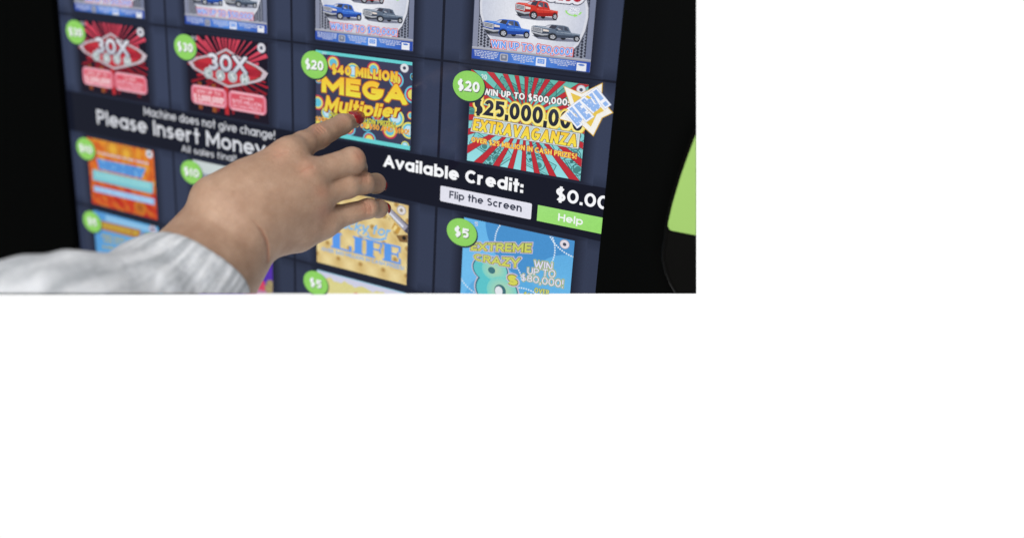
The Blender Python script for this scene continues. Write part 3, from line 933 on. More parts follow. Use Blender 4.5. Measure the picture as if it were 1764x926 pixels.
# ---- red and teal ray ticket
def ray_ticket():
    r, c = 2, 3
    a = tile(r, c)
    a.poly([(0, 0), (1, 0), (1, 1), (0, 1)], [(108, 190, 176), (100, 182, 170), (148, 220, 226), (152, 222, 228)], 3)
    rs = random.Random(5)
    # bank-note engraving under the rays
    for k in range(16):
        u, v = rs.uniform(0, 1), rs.uniform(0, 1)
        t = rs.uniform(0, 3.14)
        w, h = 0.26, 0.13
        ca, sa = math.cos(t), math.sin(t)
        P = lambda x, y: (u + (x * ca - y * sa), v + (x * sa + y * ca) * 1.2)
        m_ = (128, 204, 206) if v > .5 else (90, 166, 156)
        a.poly([P(-w / 2, -h / 2), P(w / 2, -h / 2), P(w / 2, h / 2), P(-w / 2, h / 2)], m_, 4 + 0.04 * k)
        dk = (58, 112, 112)
        a.line([P(-w / 2, -h / 2), P(w / 2, -h / 2), P(w / 2, h / 2), P(-w / 2, h / 2), P(-w / 2, -h / 2)], 0.006, dk, 5 + 0.04 * k)
        a.disc(*P(0, 0), 0.05, dk, 5.2 + 0.04 * k, n=14, rin=0.043)
        a.disc(*P(0, 0.01), 0.026, (72, 134, 132), 5.3 + 0.04 * k, n=10)
        for s_ in (-0.085, 0.085):
            a.disc(*P(s_, 0), 0.014, dk, 5.2 + 0.04 * k, n=8)
        for y_ in (-0.045, 0.048):
            a.line([P(-0.1, y_), P(0.1, y_)], 0.004, dk, 5.2 + 0.04 * k)
    for k in range(26):
        t = math.radians(360 / 26 * k + 5)
        w = math.radians(2.7)
        p = lambda tt: (0.50 + 1.0 * math.cos(tt), 0.42 + 1.22 * math.sin(tt))
        a.poly([(0.50, 0.42), p(t - w), p(t + w)], [(190, 48, 60), (184, 44, 54), (184, 44, 54)], 7)
        a.line([(0.5, 0.42), p(t + w)], 0.006, (86, 40, 46), 6.8)
        a.line([(0.5, 0.42), p(t - w)], 0.006, (86, 40, 46), 6.8)
    a.text('20', (0.09, 0.03, 0.09, 0.145, 0.03, 0.09), (206, 222, 222), 8, bold=0.03)
    ring_logo(a, 0.945, 0.060, 8.5, 0.035)
    t = a.build('ticket_picture', root, 'red and teal ray ticket with the star in its corner')
    # halo shapes and words
    sub(r, c, t, 'WIN UP TO $500,000!', (0.120, 0.176, 0.246, 0.862, 0.168, 0.240), (240, 240, 240), 12, 'white top line with dark edging', 0.042, outlines=((0.075, (62, 44, 50)), (0.055, (62, 44, 50))))
    q = over(r, c)
    for i, (ex, cl) in enumerate(((0.15, (206, 168, 60)), (0.12, (240, 216, 96)), (0.085, (246, 232, 140)))):
        q.text('$25,000,000', (0.050, 0.304, 0.472, 0.990, 0.302, 0.488), cl, 16 + i, bold=0.04, outlines=((ex * 1.1, cl),), arc=0.010)
    q.text('$25,000,000', (0.046, 0.298, 0.466, 0.986, 0.296, 0.482), (50, 54, 70), 20, bold=0.04, color2=(34, 38, 52), arc=0.010)
    q.build('lettering', t, 'dark amount with yellow halo')
    q = over(r, c)
    q.poly([(0.045, 0.492), (0.975, 0.496), (0.972, 0.668), (0.020, 0.668)], (98, 100, 112), 22)
    q.poly([(0.050, 0.498), (0.970, 0.502), (0.966, 0.662), (0.026, 0.662)], (226, 226, 222), 23)
    q.poly([(0.054, 0.506), (0.962, 0.510), (0.958, 0.654), (0.034, 0.654)], (184, 208, 206), 24)
    q.text('EXTRAVAGANZA', (0.042, 0.514, 0.646, 0.960, 0.516, 0.648), (246, 200, 60), 25, bold=0.04, color2=(244, 226, 80), shear=0.12,
           outlines=((0.09, (228, 230, 226)), (0.045, (88, 78, 60))))
    q.build('lettering', t, 'slanted yellow word in a white box')
    sub(r, c, t, 'OVER $25 MILLION IN CASH PRIZES!', (0.038, 0.722, 0.778, 0.958, 0.716, 0.772), (244, 212, 92), 22, 'small yellow line', 0.038,
        outlines=((0.085, (196, 52, 56)), (0.06, (196, 52, 56))))
    badge(r, c, t, '$20')
    # star
    q = over(r, c)
    pts = [(0.815, 0.040), (0.960, 0.090), (1.111, -0.035), (1.118, 0.130), (1.212, 0.235), (1.135, 0.300), (1.080, 0.490), (0.985, 0.405), (0.795, 0.372), (0.885, 0.235)]
    ce = np.array([1.0, 0.215])
    sc = lambda k: [tuple(ce + (np.array(p) - ce) * k) for p in pts]
    q.poly(sc(1.05), (214, 172, 66), 50)
    q.poly(sc(1.00), (242, 240, 234), 51)
    q.poly(sc(0.70), (230, 196, 80), 52)
    # NEW! runs up to the right
    th = math.atan2(-0.0150, 0.0152)
    B0 = np.array([0.948, 0.425]); e1 = np.array([0.228, -0.262]); up = np.array([-0.108, -0.132])
    w2 = Art(TX[c] + 0.0, TY[r], TW, TH, SB)
    tot = math.hypot(e1[0] * TW, e1[1] * TH) / math.hypot(up[0] * TW, up[1] * TH)
    for (ex, cl, ly) in ((0.10, (176, 190, 222), 53), (0.08, (242, 244, 250), 54), (0.0, (146, 182, 236), 55)):
        for j, poly in enumerate(line_quads('NEW!', tot, 0.22, ex, 0.20)):
            P = [tuple(B0 + e1 * (p[0] / tot) + up * p[1]) for p in poly]
            for k in range(1, len(P) - 1):
                q.tri([P[0], P[k], P[k + 1]], [lin(cl)] * 3, ly + 0.02 * (j % 37))
    for k in range(9):                      # white dots on the letters
        for j in range(4):
            p = B0 + e1 * (0.06 + k * 0.105) + up * (0.16 + j * 0.23)
            q.disc(p[0], p[1], 0.0045, (232, 238, 248), 56, n=6)
    q.build('star_badge', t, 'white and yellow star reading NEW!')


ray_ticket()


# ---- fiery orange ticket, third row
def orange_ticket():
    r, c = 3, 0
    a = tile(r, c)
    rs = np.random.default_rng(11)
    nx, ny = 18, 15
    cols = np.zeros((ny + 1, nx + 1, 3))
    pal = np.array([(176, 36, 30), (206, 76, 36), (216, 126, 44), (222, 168, 56), (200, 60, 34)])
    for j in range(ny + 1):
        for i in range(nx + 1):
            cols[j, i] = pal[rs.integers(0, 5)] * 0.55 + 0.45 * (np.array((224, 150, 48)) if j < ny * 0.5 else np.array((188, 52, 34)))
    for j in range(ny):
        for i in range(nx):
            a.poly([(i / nx, j / ny), ((i + 1) / nx, j / ny), ((i + 1) / nx, (j + 1) / ny), (i / nx, (j + 1) / ny)],
                   [cols[j, i], cols[j, i + 1], cols[j + 1, i + 1], cols[j + 1, i]], 3)
    for u, v, R_ in ((0.40, 0.10, 0.13), (0.60, 0.13, 0.12), (0.75, 0.88, 0.09)):
        cl = (226, 178, 62) if v < .5 else (150, 78, 34)
        a.disc(u, v, R_, cl, 4, n=22, edge=(206, 120, 44))
        a.disc(u, v, R_ * 0.7, (186, 110, 40), 5, n=20, rin=R_ * 0.6)
    ring_logo(a, 0.941, 0.055, 6, 0.045)
    t = a.build('ticket_picture', root, 'fiery orange ticket with blue wording below the banner')
    blurred(r, c, t, 0.15, 0.93, 0.180, 0.226, (206, 190, 204), 7, slope=0.0)
    q = over(r, c)
    q.poly([(0.132, 0.287), (0.88, 0.272), (0.807, 0.434), (0.17, 0.445)], (110, 168, 222), 8)
    q.text('MONEY', (0.16, 0.30, 0.435, 0.84, 0.285, 0.43), (88, 152, 220), 9, bold=0.05, outlines=((0.06, (58, 108, 180)),))
    q.build('lettering', t, 'large blue word')
    q = over(r, c)
    q.poly([(0.056, 0.468), (0.976, 0.458), (0.955, 0.625), (0.045, 0.632)], (118, 188, 202), 8)
    q.build('word_band', t, 'teal band')
    blurred(r, c, t, 0.09, 0.93, 0.490, 0.622, (146, 210, 214), 9)
    q = over(r, c)
    q.poly([(0.055, 0.715), (0.977, 0.690), (0.972, 0.784), (0.048, 0.802)], (140, 184, 226), 8)
    q.build('word_band', t, 'pale blue band')
    blurred(r, c, t, 0.08, 0.95, 0.732, 0.800, (172, 206, 238), 9)
    badge(r, c, t, '$10')


orange_ticket()


def pale_ticket():
    r, c = 3, 1
    a = tile(r, c)
    a.poly([(0, 0), (1, 0), (1, 1), (0, 1)], [(198, 208, 208), (206, 216, 216), (190, 202, 204), (180, 194, 198)], 3)
    a.rect(0.06, 0.16, 0.94, 0.34, (150, 156, 172), 4, r=0.02)
    a.rect(0.10, 0.45, 0.90, 0.9, (168, 184, 186), 4, r=0.02)
    t = a.build('ticket_picture', root, 'pale grey ticket mostly behind the hand')
    badge(r, c, t, '$10')


pale_ticket()


# ---- quilted gold ticket
def gold_ticket():
    r, c = 3, 2
    a = tile(r, c)
    n = 24
    def shade(u, v):
        # padded leather as printed on the ticket: buttons in a diamond lattice
        p = (u * 4 + v * 3.2); q = (u * 4 - v * 3.2)
        d = abs((p % 1) - 0.5) + abs((q % 1) - 0.5)
        k = 0.30 + 0.7 * (1 - d) ** 0.8
        return np.array((236, 218, 162)) * k + np.array((188, 150, 82)) * (1 - k)
    for j in range(n):
        for i in range(n):
            us = [i / n, (i + 1) / n]; vs = [j / n, (j + 1) / n]
            a.poly([(us[0], vs[0]), (us[1], vs[0]), (us[1], vs[1]), (us[0], vs[1])],
                   [shade(us[0], vs[0]), shade(us[1], vs[0]), shade(us[1], vs[1]), shade(us[0], vs[1])], 3)
    for i in range(-1, 6):
        for j in range(0, 7):
            u = (i + 0.5 * (j % 2)) * 0.25 + 0.125; v = j * 0.1725 + 0.02
            a.disc(u, v, 0.030, (156, 112, 56), 4, n=14, edge=(206, 178, 114))
    a.poly([(0.62, -0.02), (0.70, -0.02), (1.02, 0.25), (1.02, 0.36), (0.98, 0.34)], (70, 70, 90), 5)
    a.poly([(0.715, 0.06), (0.78, 0.05), (1.0, 0.255), (0.965, 0.32)], (158, 156, 172), 6)
    a.line([(0.75, 0.09), (0.955, 0.275)], 0.022, (220, 222, 232), 7)
    a.poly([(0.86, 0.24), (0.93, 0.30), (0.90, 0.38), (0.83, 0.33)], (196, 152, 72), 6)
    a.poly([(0.87, 0.27), (0.895, 0.29), (0.865, 0.355), (0.84, 0.335)], (236, 212, 140), 7)
    a.poly([(0.88, 0.40), (1.0, 0.36), (1.0, 0.46), (0.92, 0.47)], (128, 96, 60), 6)
    a.disc(0.965, 0.41, 0.022, (40, 34, 32), 7, n=10)
    ring_logo(a, 0.930, 0.075, 8, 0.042, (220, 216, 214), (150, 138, 120))
    a.text('SUITE', (0.71, 0.185, 0.215, 0.82, 0.20, 0.235), (150, 130, 80), 7, bold=0.0)
    t = a.build('ticket_picture', root, 'quilted gold ticket below the little finger')
    q = over(r, c)
    q.text('Lucky for', (0.205, 0.345, 0.468, 0.840, 0.318, 0.440), (122, 184, 232), 10, bold=0.02, shear=0.2, outlines=((0.045, (198, 188, 160)),))
    q.disc(0.53, 0.470, 0.065, (122, 180, 232), 11, n=20, rin=0.050, ry=0.050)
    q.line([(0.57, 0.50), (0.64, 0.515), (0.72, 0.50), (0.78, 0.46)], 0.022, (122, 180, 232), 11)
    q.build('lettering', t, 'pale blue script')
    q = over(r, c)
    BL = (90, 152, 232); SH = (186, 176, 150)
    # slab serif LIFE, drawn letter by letter
    def slab(dx, dy, cl, ly):
        def rr(x0, y0, x1, y1): q.rect(x0 + dx, y0 + dy, x1 + dx, y1 + dy, cl, ly)
        def serif(x0, x1, y): rr(x0, y, x1, y + 0.020)
        T, B = 0.540, 0.752
        rr(0.185, T, 0.270, B); serif(0.165, 0.290, T); serif(0.165, 0.400, B - 0.02); rr(0.375, 0.675, 0.400, B)          # L
        rr(0.435, T - 0.005, 0.515, B); serif(0.415, 0.535, T - 0.005); serif(0.415, 0.535, B - 0.02)                       # I
        T -= 0.006
        rr(0.565, T, 0.640, B); serif(0.545, 0.735, T); rr(0.715, T, 0.735, 0.600); serif(0.545, 0.660, B - 0.02)           # F
        serif(0.635, 0.720, 0.628); rr(0.705, 0.600, 0.720, 0.676)
        rr(0.760, T - 0.006, 0.835, B); serif(0.740, 0.930, T - 0.008); rr(0.912, T - 0.008, 0.930, 0.600)                  # E
        serif(0.830, 0.910, 0.628); rr(0.896, 0.600, 0.910, 0.676); serif(0.740, 0.935, B - 0.02); rr(0.917, 0.680, 0.935, B)
    slab(0.010, 0.010, SH, 9)
    slab(0, 0, BL, 10)
    q.build('lettering', t, 'big blue slab letters')
    sub(r, c, t, 'OVER $60 MILLION IN CASH PRIZES!', (0.062, 0.778, 0.824, 0.975, 0.766, 0.814), (136, 176, 222), 12, 'small blue line', 0.03, outlines=((0.05, (198, 192, 170)),))
    badge(r, c, t, '$10')


gold_ticket()


# ---- light blue 8s ticket
def eights_ticket():
    r, c = 3, 3
    a = tile(r, c)
    a.rect(0, 0, 1, 1, (84, 160, 216), 3)
    a.disc(0.05, 0.62, 0.62, (112, 188, 236), 4, n=44, edge=(100, 178, 230))
    a.disc(1.02, 0.66, 0.40, (104, 182, 230), 4.5, n=40, edge=(96, 172, 224))
    a.disc(0.72, -0.05, 0.52, (72, 144, 204), 4.2, n=40)
    a.disc(0.45, 1.05, 0.42, (92, 170, 222), 5, n=40)

    def dots(cx_, cy_, R_, a0, a1):
        k = int(abs(a1 - a0) / 360 * 2 * math.pi * R_ / 0.021)
        for i in range(k + 1):
            t = math.radians(a0 + (a1 - a0) * i / max(1, k))
            a.disc(cx_ + R_ * math.cos(t), cy_ + R_ * 1.24 * math.sin(t), 0.0078, (216, 232, 244), 6, n=8)
    dots(0.62, 0.19, 0.32, 165, 215)
    dots(0.55, 0.17, 0.29, -38, 32)
    dots(1.05, -0.20, 0.31, 95, 150)
    dots(0.20, 0.56, 0.26, 215, 250)
    dots(0.22, 0.55, 0.27, 110, 145)
    dots(0.60, 1.02, 0.28, 255, 300)
    dots(0.36, 0.62, 0.21, -75, -10)
    ring_logo(a, 0.918, 0.060, 7, 0.038, (226, 218, 226))
    a.text('5', (0.10, 0.02, 0.07, 0.135, 0.02, 0.07), (206, 206, 220), 7, bold=0.03)
    t = a.build('ticket_picture', root, 'light blue ticket with a big number eight')
    ol = ((0.15, (202, 190, 204)), (0.125, (202, 190, 204)), (0.055, (98, 110, 66)))
    sub(r, c, t, 'EXTREME', (0.085, 0.268, 0.362, 0.640, 0.120, 0.228), (196, 204, 112), 26, 'olive yellow word', 0.045, color2=(208, 210, 92), outlines=ol)
    sub(r, c, t, 'CRAZY', (0.120, 0.388, 0.462, 0.545, 0.316, 0.436), (196, 204, 112), 31, 'olive yellow word', 0.045, color2=(208, 210, 92), outlines=ol, arc=-0.01)
    q = over(r, c)
    # fat balloon figure 8
    for i, (g, cl, cl2) in enumerate((((1.13), (200, 190, 206), None), ((1.07), (44, 104, 128), None), ((1.0), (92, 194, 200), (184, 212, 172)))):
        e = cl2 or cl
        q.disc(0.275, 0.545, 0.158 * g, cl, 14 + i * 2, n=32, ry=0.150 * g, edge=cl)
        q.disc(0.345, 0.775, 0.190 * g, cl, 14 + i * 2 + 0.5, n=32, ry=0.205 * g, edge=cl)
        if cl2:
            q.disc(0.315, 0.535, 0.118, cl2, 19, n=28, ry=0.125, edge=(122, 206, 198))
            q.disc(0.395, 0.770, 0.142, cl2, 19.3, n=28, ry=0.175, edge=(122, 206, 198))
    q.disc(0.290, 0.545, 0.034, (64, 116, 126), 20, n=18, ry=0.040)
    q.disc(0.380, 0.765, 0.055, (60, 108, 118), 20, n=18, ry=0.075)
    q.disc(0.368, 0.772, 0.036, (226, 230, 236), 21, n=16, ry=0.058)
    q.build('lettering', t, 'fat teal figure 8')
    sub(r, c, t, 's', (0.440, 0.505, 0.660, 0.540, 0.500, 0.655), (210, 210, 90), 26, 'small olive letter', 0.05, outlines=ol)
    ow = ((0.11, (176, 190, 118)), (0.085, (176, 190, 118)), (0.04, (120, 142, 150)))
    sub(r, c, t, 'WIN', (0.672, 0.306, 0.398, 0.835, 0.290, 0.390), (226, 222, 240), 24, 'pale lilac wording', 0.01, outlines=ow)
    sub(r, c, t, 'UP TO', (0.618, 0.408, 0.484, 0.866, 0.362, 0.456), (226, 222, 240), 28, 'pale lilac wording', 0.01, outlines=ow)
    sub(r, c, t, '$80,000!', (0.565, 0.500, 0.572, 0.945, 0.450, 0.545), (226, 222, 240), 32, 'pale lilac wording', 0.01, outlines=ow)
    sub(r, c, t, 'OVER', (0.692, 0.622, 0.682, 0.824, 0.612, 0.672), (206, 210, 110), 24, 'olive wording', 0.03, outlines=((0.06, (80, 110, 96)),))
    sub(r, c, t, '$1 MILLION', (0.600, 0.706, 0.766, 0.90, 0.690, 0.752), (206, 210, 110), 24, 'olive wording', 0.03, outlines=((0.06, (80, 110, 96)),))
    badge(r, c, t, '$5')


eights_ticket()


def sky_ticket():
    r, c = 4, 0
    a = tile(r, c)
    a.poly([(0, 0), (1, 0), (1, 1), (0, 1)], [(84, 148, 208), (92, 170, 222), (112, 180, 226), (86, 158, 214)], 3)
    a.poly([(0.2, 0.03), (0.95, 0.03), (0.9, 0.10), (0.2, 0.12)], (140, 190, 226), 4)
    a.poly([(0.10, 0.135), (0.735, 0.115), (0.715, 0.262), (0.10, 0.275)], (172, 120, 62), 5)
    a.poly([(0.74, 0.14), (0.80, 0.14), (0.80, 0.24), (0.74, 0.25)], (128, 132, 166), 5)
    a.poly([(0.80, 0.13), (0.93, 0.12), (0.92, 0.20), (0.80, 0.21)], (128, 160, 140), 5)
    ring_logo(a, 0.92, 0.06, 6, 0.05, (196, 186, 206))
    t = a.build('ticket_picture', root, 'sky blue ticket with ochre wording above the sleeve')
    blurred(r, c, t, 0.13, 0.70, 0.165, 0.255, (196, 168, 62), 8)
    blurred(r, c, t, 0.10, 0.50, 0.345, 0.405, (172, 166, 92), 8)
    blurred(r, c, t, 0.14, 0.45, 0.412, 0.472, (172, 166, 92), 8)
    blurred(r, c, t, 0.10, 0.30, 0.520, 0.580, (172, 166, 92), 8)
    badge(r, c, t, '$5')


sky_ticket()


def purple_ticket():
    r, c = 4, 1
    a = tile(r, c)
    a.rect(0, 0, 1.2, 1, (84, 50, 168), 3)
    rs = random.Random(2)
    for k in range(26):
        u = rs.uniform(0.5, 1.0); v = rs.uniform(0, 1.0)
        R_ = rs.uniform(0.04, 0.07)
        cl = rs.choice([(190, 178, 120), (204, 196, 150), (170, 158, 110)])
        a.disc(u, v, R_, cl, 4 + k * 0.1, n=12, edge=(146, 128, 100))
    a.poly([(0.95, -0.02), (1.02, 0.0), (1.02, 0.06), (0.95, 0.05)], (206, 52, 78), 8)
    a.poly([(0.80, 0.03), (0.96, 0.01), (0.97, 0.08), (0.84, 0.10)], (206, 204, 222), 8)
    a.rect(0.55, 0.36, 0.90, 0.52, (206, 70, 98), 8, r=0.03)
    a.poly([(0.5, 0.52), (0.92, 0.50), (0.92, 0.6), (0.5, 0.62)], (178, 130, 160), 8)
    a.rect(0.62, 0.39, 0.78, 0.48, (224, 170, 190), 9, r=0.02)
    t = a.build('ticket_picture', root, 'purple and red ticket peeping out beside the wrist')
    badge(r, c, t, '$5')


purple_ticket()


def yellow_ticket():
    r, c = 4, 2
    a = tile(r, c)
    a.rect(0, 0, 1, 1, (206, 206, 226), 3)
    a.poly([(0.0, 0.0), (1, 0), (1, 0.014), (0, 0.014)], (150, 196, 220), 4)
    wav = [(0.0, 0.13)] + [(0.04 * k, 0.085 + 0.02 * math.sin(k * 1.3) + 0.012 * math.sin(k * 2.9)) for k in range(1, 25)] + [(1.0, 0.10)]
    a.poly(wav + [(1, 1), (0, 1)], (216, 208, 140), 4)
    for k in range(26):
        for j in range(18):
            a.disc(0.02 + k * 0.038 + 0.019 * (j % 2), 0.15 + j * 0.026, 0.006, (226, 216, 160), 5, n=6)
    a.disc(0.46, 0.225, 0.045, (206, 70, 60), 6, n=14)
    t = a.build('ticket_picture', root, 'pale yellow ticket at the bottom of the third column')
    badge(r, c, t, '$5')


yellow_ticket()


# ------------------------------------------------------------------ the hand (one continuous surface from a distance field)
def smin(a, b, k):
    h = np.clip(0.5 + 0.5 * (b - a) / k, 0, 1)
    return b * (1 - h) + a * h - k * h * (1 - h)


def smax(a, b, k):
    return -smin(-a, -b, k)


class Field:
    def __init__(s, lo, hi, step):
        s.lo = np.array(lo); s.step = step
        n = np.ceil((np.array(hi) - s.lo) / step).astype(int) + 1
        ax = [s.lo[i] + step * np.arange(n[i]) for i in range(3)]
        s.X, s.Y, s.Z = [g.astype(np.float32) for g in np.meshgrid(*ax, indexing='ij')]
        s.n = n

    def cone(s, a, b):
        """tapered limb between (px, py, depth, radius px) nodes"""
        pa = at(*a[:3]); pb = at(*b[:3])
        ra = a[3] * a[2] / FPX; rb = b[3] * b[2] / FPX
        d = pb - pa; L2 = d @ d
        t = ((s.X - pa[0]) * d[0] + (s.Y - pa[1]) * d[1] + (s.Z - pa[2]) * d[2]) / L2
        np.clip(t, 0, 1, out=t)
        q = np.sqrt((s.X - pa[0] - t * d[0]) ** 2 + (s.Y - pa[1] - t * d[1]) ** 2 + (s.Z - pa[2] - t * d[2]) ** 2)
        return q - (ra + (rb - ra) * t)

    def chain(s, nodes, k=0.002):
        f = None
        for a, b in zip(nodes[:-1], nodes[1:]):
            g = s.cone(a, b)
            f = g if f is None else smin(f, g, k)
        return f

    def ball(s, c, rad):
        p = at(*c)
        r = rad * c[2] / FPX
        return np.sqrt((s.X - p[0]) ** 2 + (s.Y - p[1]) ** 2 + (s.Z - p[2]) ** 2) - r

    def surface(s, f):
        """naive surface nets"""
        n = f.shape
        ins = f < 0
        cs = np.zeros((n[0] - 1, n[1] - 1, n[2] - 1), int)
        for i in (0, 1):
            for j in (0, 1):
                for k in (0, 1):
                    cs += ins[i:n[0] - 1 + i, j:n[1] - 1 + j, k:n[2] - 1 + k]
        act = (cs > 0) & (cs < 8)
        idx = -np.ones(act.shape, int)
        cells = np.argwhere(act)
        idx[act] = np.arange(len(cells))
        acc = np.zeros((len(cells), 3)); cnt = np.zeros(len(cells))
        offs = [(i, j, k) for i in (0, 1) for j in (0, 1) for k in (0, 1)]
        for o in offs:
            for ax in range(3):
                if o[ax]: continue
                o2 = list(o); o2[ax] = 1
                a = f[cells[:, 0] + o[0], cells[:, 1] + o[1], cells[:, 2] + o[2]].astype(float)
                b = f[cells[:, 0] + o2[0], cells[:, 1] + o2[1], cells[:, 2] + o2[2]].astype(float)
                m = (a < 0) != (b < 0)
                t = np.where(m, a / np.where(m, a - b, 1), 0)
                p = np.tile(np.array(o, float), (len(cells), 1)); p[:, ax] += t
                acc[m] += p[m]; cnt[m] += 1
        verts = s.lo + s.step * (cells + acc / cnt[:, None])
        faces = []
        for ax in range(3):
            u, w = [(1, 2), (2, 0), (0, 1)][ax]
            sl0 = [slice(None)] * 3; sl1 = [slice(None)] * 3
            sl0[ax] = slice(0, -1); sl1[ax] = slice(1, None)
            ch = ins[tuple(sl0)] != ins[tuple(sl1)]
            e = np.argwhere(ch)
            ok = (e[:, u] > 0) & (e[:, w] > 0) & (e[:, u] < n[u] - 1) & (e[:, w] < n[w] - 1)
            e = e[ok]
            flip = ins[tuple(sl0)][e[:, 0], e[:, 1], e[:, 2]]
            def g(du, dw):
                q = e.copy(); q[:, u] -= du; q[:, w] -= dw
                return idx[q[:, 0], q[:, 1], q[:, 2]]
            quad = np.stack([g(1, 1), g(0, 1), g(0, 0), g(1, 0)], 1)
            quad[~flip] = quad[~flip][:, ::-1]
            faces.append(quad)
        return verts, np.concatenate(faces)


def mesh_from(name, verts, faces, mat, attrs=None, cut=True):
    me = bpy.data.meshes.new(name)
    W = to_world(cam_to_panel(verts))
    me.from_pydata(W.tolist(), [], faces.tolist())
    for k, v in (attrs or {}).items():
        if v.ndim == 1:
            A = me.attributes.new(k, 'FLOAT', 'POINT'); A.data.foreach_set('value', v.astype(np.float32))
        else:
            A = me.attributes.new(k, 'FLOAT_VECTOR', 'POINT'); A.data.foreach_set('vector', v.astype(np.float32).ravel())
    bm = bmesh.new(); bm.from_mesh(me)
    bmesh.ops.recalc_face_normals(bm, faces=bm.faces[:])
    if cut: trim(bm, right=False)
    bm.to_mesh(me); bm.free()
    me.materials.append(mat)
    me.polygons.foreach_set('use_smooth', [True] * len(me.polygons))
    o = bpy.data.objects.new(name, me)
    col.objects.link(o)
    return o


F = Field((-0.115, -0.045, 0.405), (0.045, 0.100, 0.590), 0.0007)
INDEX = [(499, 264, 0.492, 22.5), (522, 249, 0.503, 22.5), (549, 235, 0.516, 21), (590, 214, 0.531, 17), (612, 206, 0.545, 12.5)]
MIDDLE = [(526, 302, 0.486, 24), (606, 277, 0.502, 23), (613, 290, 0.525, 19), (598, 302, 0.540, 15)]
RING = [(545, 338, 0.490, 22.5), (598, 321, 0.501, 20.5), (626, 315, 0.510, 18.5), (647, 316, 0.527, 16.5), (652, 320, 0.545, 12.5)]
LITTLE = [(558, 380, 0.500, 22), (634, 359, 0.513, 16.6), (652, 359, 0.524, 15.2), (658, 360, 0.537, 11.5)]
palm = F.cone((398, 362, 0.470, 36), INDEX[0])
for w, m in (((410, 374, 0.468, 38), MIDDLE[0]), ((422, 388, 0.470, 37), RING[0]), ((432, 400, 0.474, 36), LITTLE[0])):
    palm = smin(palm, F.cone(w, m), 0.014)
palm = smin(palm, F.chain([(454, 411, 0.480, 32), (512, 403, 0.495, 29), (552, 386, 0.503, 22)]), 0.010)     # heel of the hand
palm = smin(palm, F.chain([(372, 347, 0.476, 46), (424, 313, 0.483, 33), (468, 289, 0.490, 23)]), 0.014)       # thumb side
palm = smin(palm, F.chain([(430, 350, 0.480, 46), (500, 335, 0.495, 42)]), 0.014)                             # depth of the palm
thumb = F.chain([(420, 312, 0.508, 24), (470, 306, 0.536, 19), (505, 300, 0.552, 15), (520, 298, 0.560, 12)])
hand = smin(palm, thumb, 0.006)
parts_ = []
for ch, k in ((INDEX, 0.009), (MIDDLE, 0.0055), (RING, 0.0045), (LITTLE, 0.0055)):
    parts_.append(smin(palm, F.chain(ch, 0.0024), k))
for g in parts_:
    hand = smin(hand, g, 0.0006)
fore = F.chain([(383, 383, 0.485, 46), (326, 452, 0.463, 52), (250, 510, 0.428, 58)])
fore = smin(fore, F.chain([(422, 416, 0.487, 44), (379, 485, 0.466, 49), (328, 560, 0.433, 58)]), 0.03)
fore = smin(fore, F.chain([(396, 394, 0.484, 48), (346, 462, 0.463, 60)]), 0.03)
arm = smin(hand, fore, 0.0035)


hv, hf = F.surface(arm)
redspots = [((548, 221), 13, 0.55), ((482, 264), 16, 0.4), ((529, 291), 15, 0.4), ((554, 331), 13, 0.45), ((558, 365), 15, 0.45), ((620, 268), 13, 0.5),
            ((628, 305), 12, 0.5), ((634, 357), 13, 0.55), ((590, 205), 8, 0.2), ((655, 318), 10, 0.3), ((600, 205), 9, 0.25)]
pxv = hv[:, 0] / hv[:, 2] * FPX + CX
pyv = hv[:, 1] / hv[:, 2] * FPX + CY
red = np.zeros(len(hv))
for (u, v), r_, k_ in redspots:
    red = np.maximum(red, 0.95 * k_ * np.exp(-((pxv - u) ** 2 + (pyv - v) ** 2) / r_ ** 2))


def crease(points, width, depth, k_red, other=None, fade=None):
    """press a fold of skin into the side of the hand that faces the viewer;
    with other, the far side of the fold (towards the elbow) sinks over that width"""
    global hv, red
    d = np.full(len(hv), 1e9); side = np.zeros(len(hv))
    for (x0, y0), (x1, y1) in zip(points[:-1], points[1:]):
        L2 = (x1 - x0) ** 2 + (y1 - y0) ** 2
        t = np.clip(((pxv - x0) * (x1 - x0) + (pyv - y0) * (y1 - y0)) / L2, 0, 1)
        q = np.hypot(pxv - x0 - t * (x1 - x0), pyv - y0 - t * (y1 - y0))
        sd = (x1 - x0) * (pyv - y0) - (y1 - y0) * (pxv - x0)
        side = np.where(q < d, sd, side); d = np.minimum(d, q)
    w = np.where(side > 0, other or width, width)
    g = np.exp(-(d / w) ** 2)
    if fade: g = g * np.clip((pxv - fade[0]) / (fade[1] - fade[0]), 0.10, 1)
    hv[:, 2] += depth * g
    red = np.maximum(red, k_red * g)


crease([(436, 380), (450, 396), (458, 413), (461, 428), (461, 450)], 2.6, 0.0016, 0.55, fade=(432, 456))  # wrist fold: skin redness, its colour also standing in for the fold's shade
for dx, dy in ((0, 0), (5, -1.5), (-5, 2)):
    crease([(541 + dx, 214 + dy), (548 + dx, 221 + dy), (555 + dx, 227 + dy)], 1.7, 0.0006, 0.6)
for dx in (-4, 0, 4):
    crease([(626 + dx, 299), (629 + dx, 306), (629 + dx, 313)], 1.5, 0.00045, 0.5)
    crease([(632 + dx, 349), (636 + dx, 357), (636 + dx, 365)], 1.5, 0.00045, 0.5)
    crease([(614 + dx, 259), (621 + dx, 266), (626 + dx, 274)], 1.5, 0.00045, 0.5)
crease([(519, 296), (529, 291), (540, 288)], 2.2, 0.0006, 0.65)
crease([(474, 268), (484, 263), (494, 260)], 2.5, 0.0006, 0.4)
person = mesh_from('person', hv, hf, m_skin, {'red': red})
tag(person, 'outstretched hand with red nails pointing at the screen, wearing a grey knit sleeve', 'person')


def child(o, parent):
    o.parent = parent
    return o


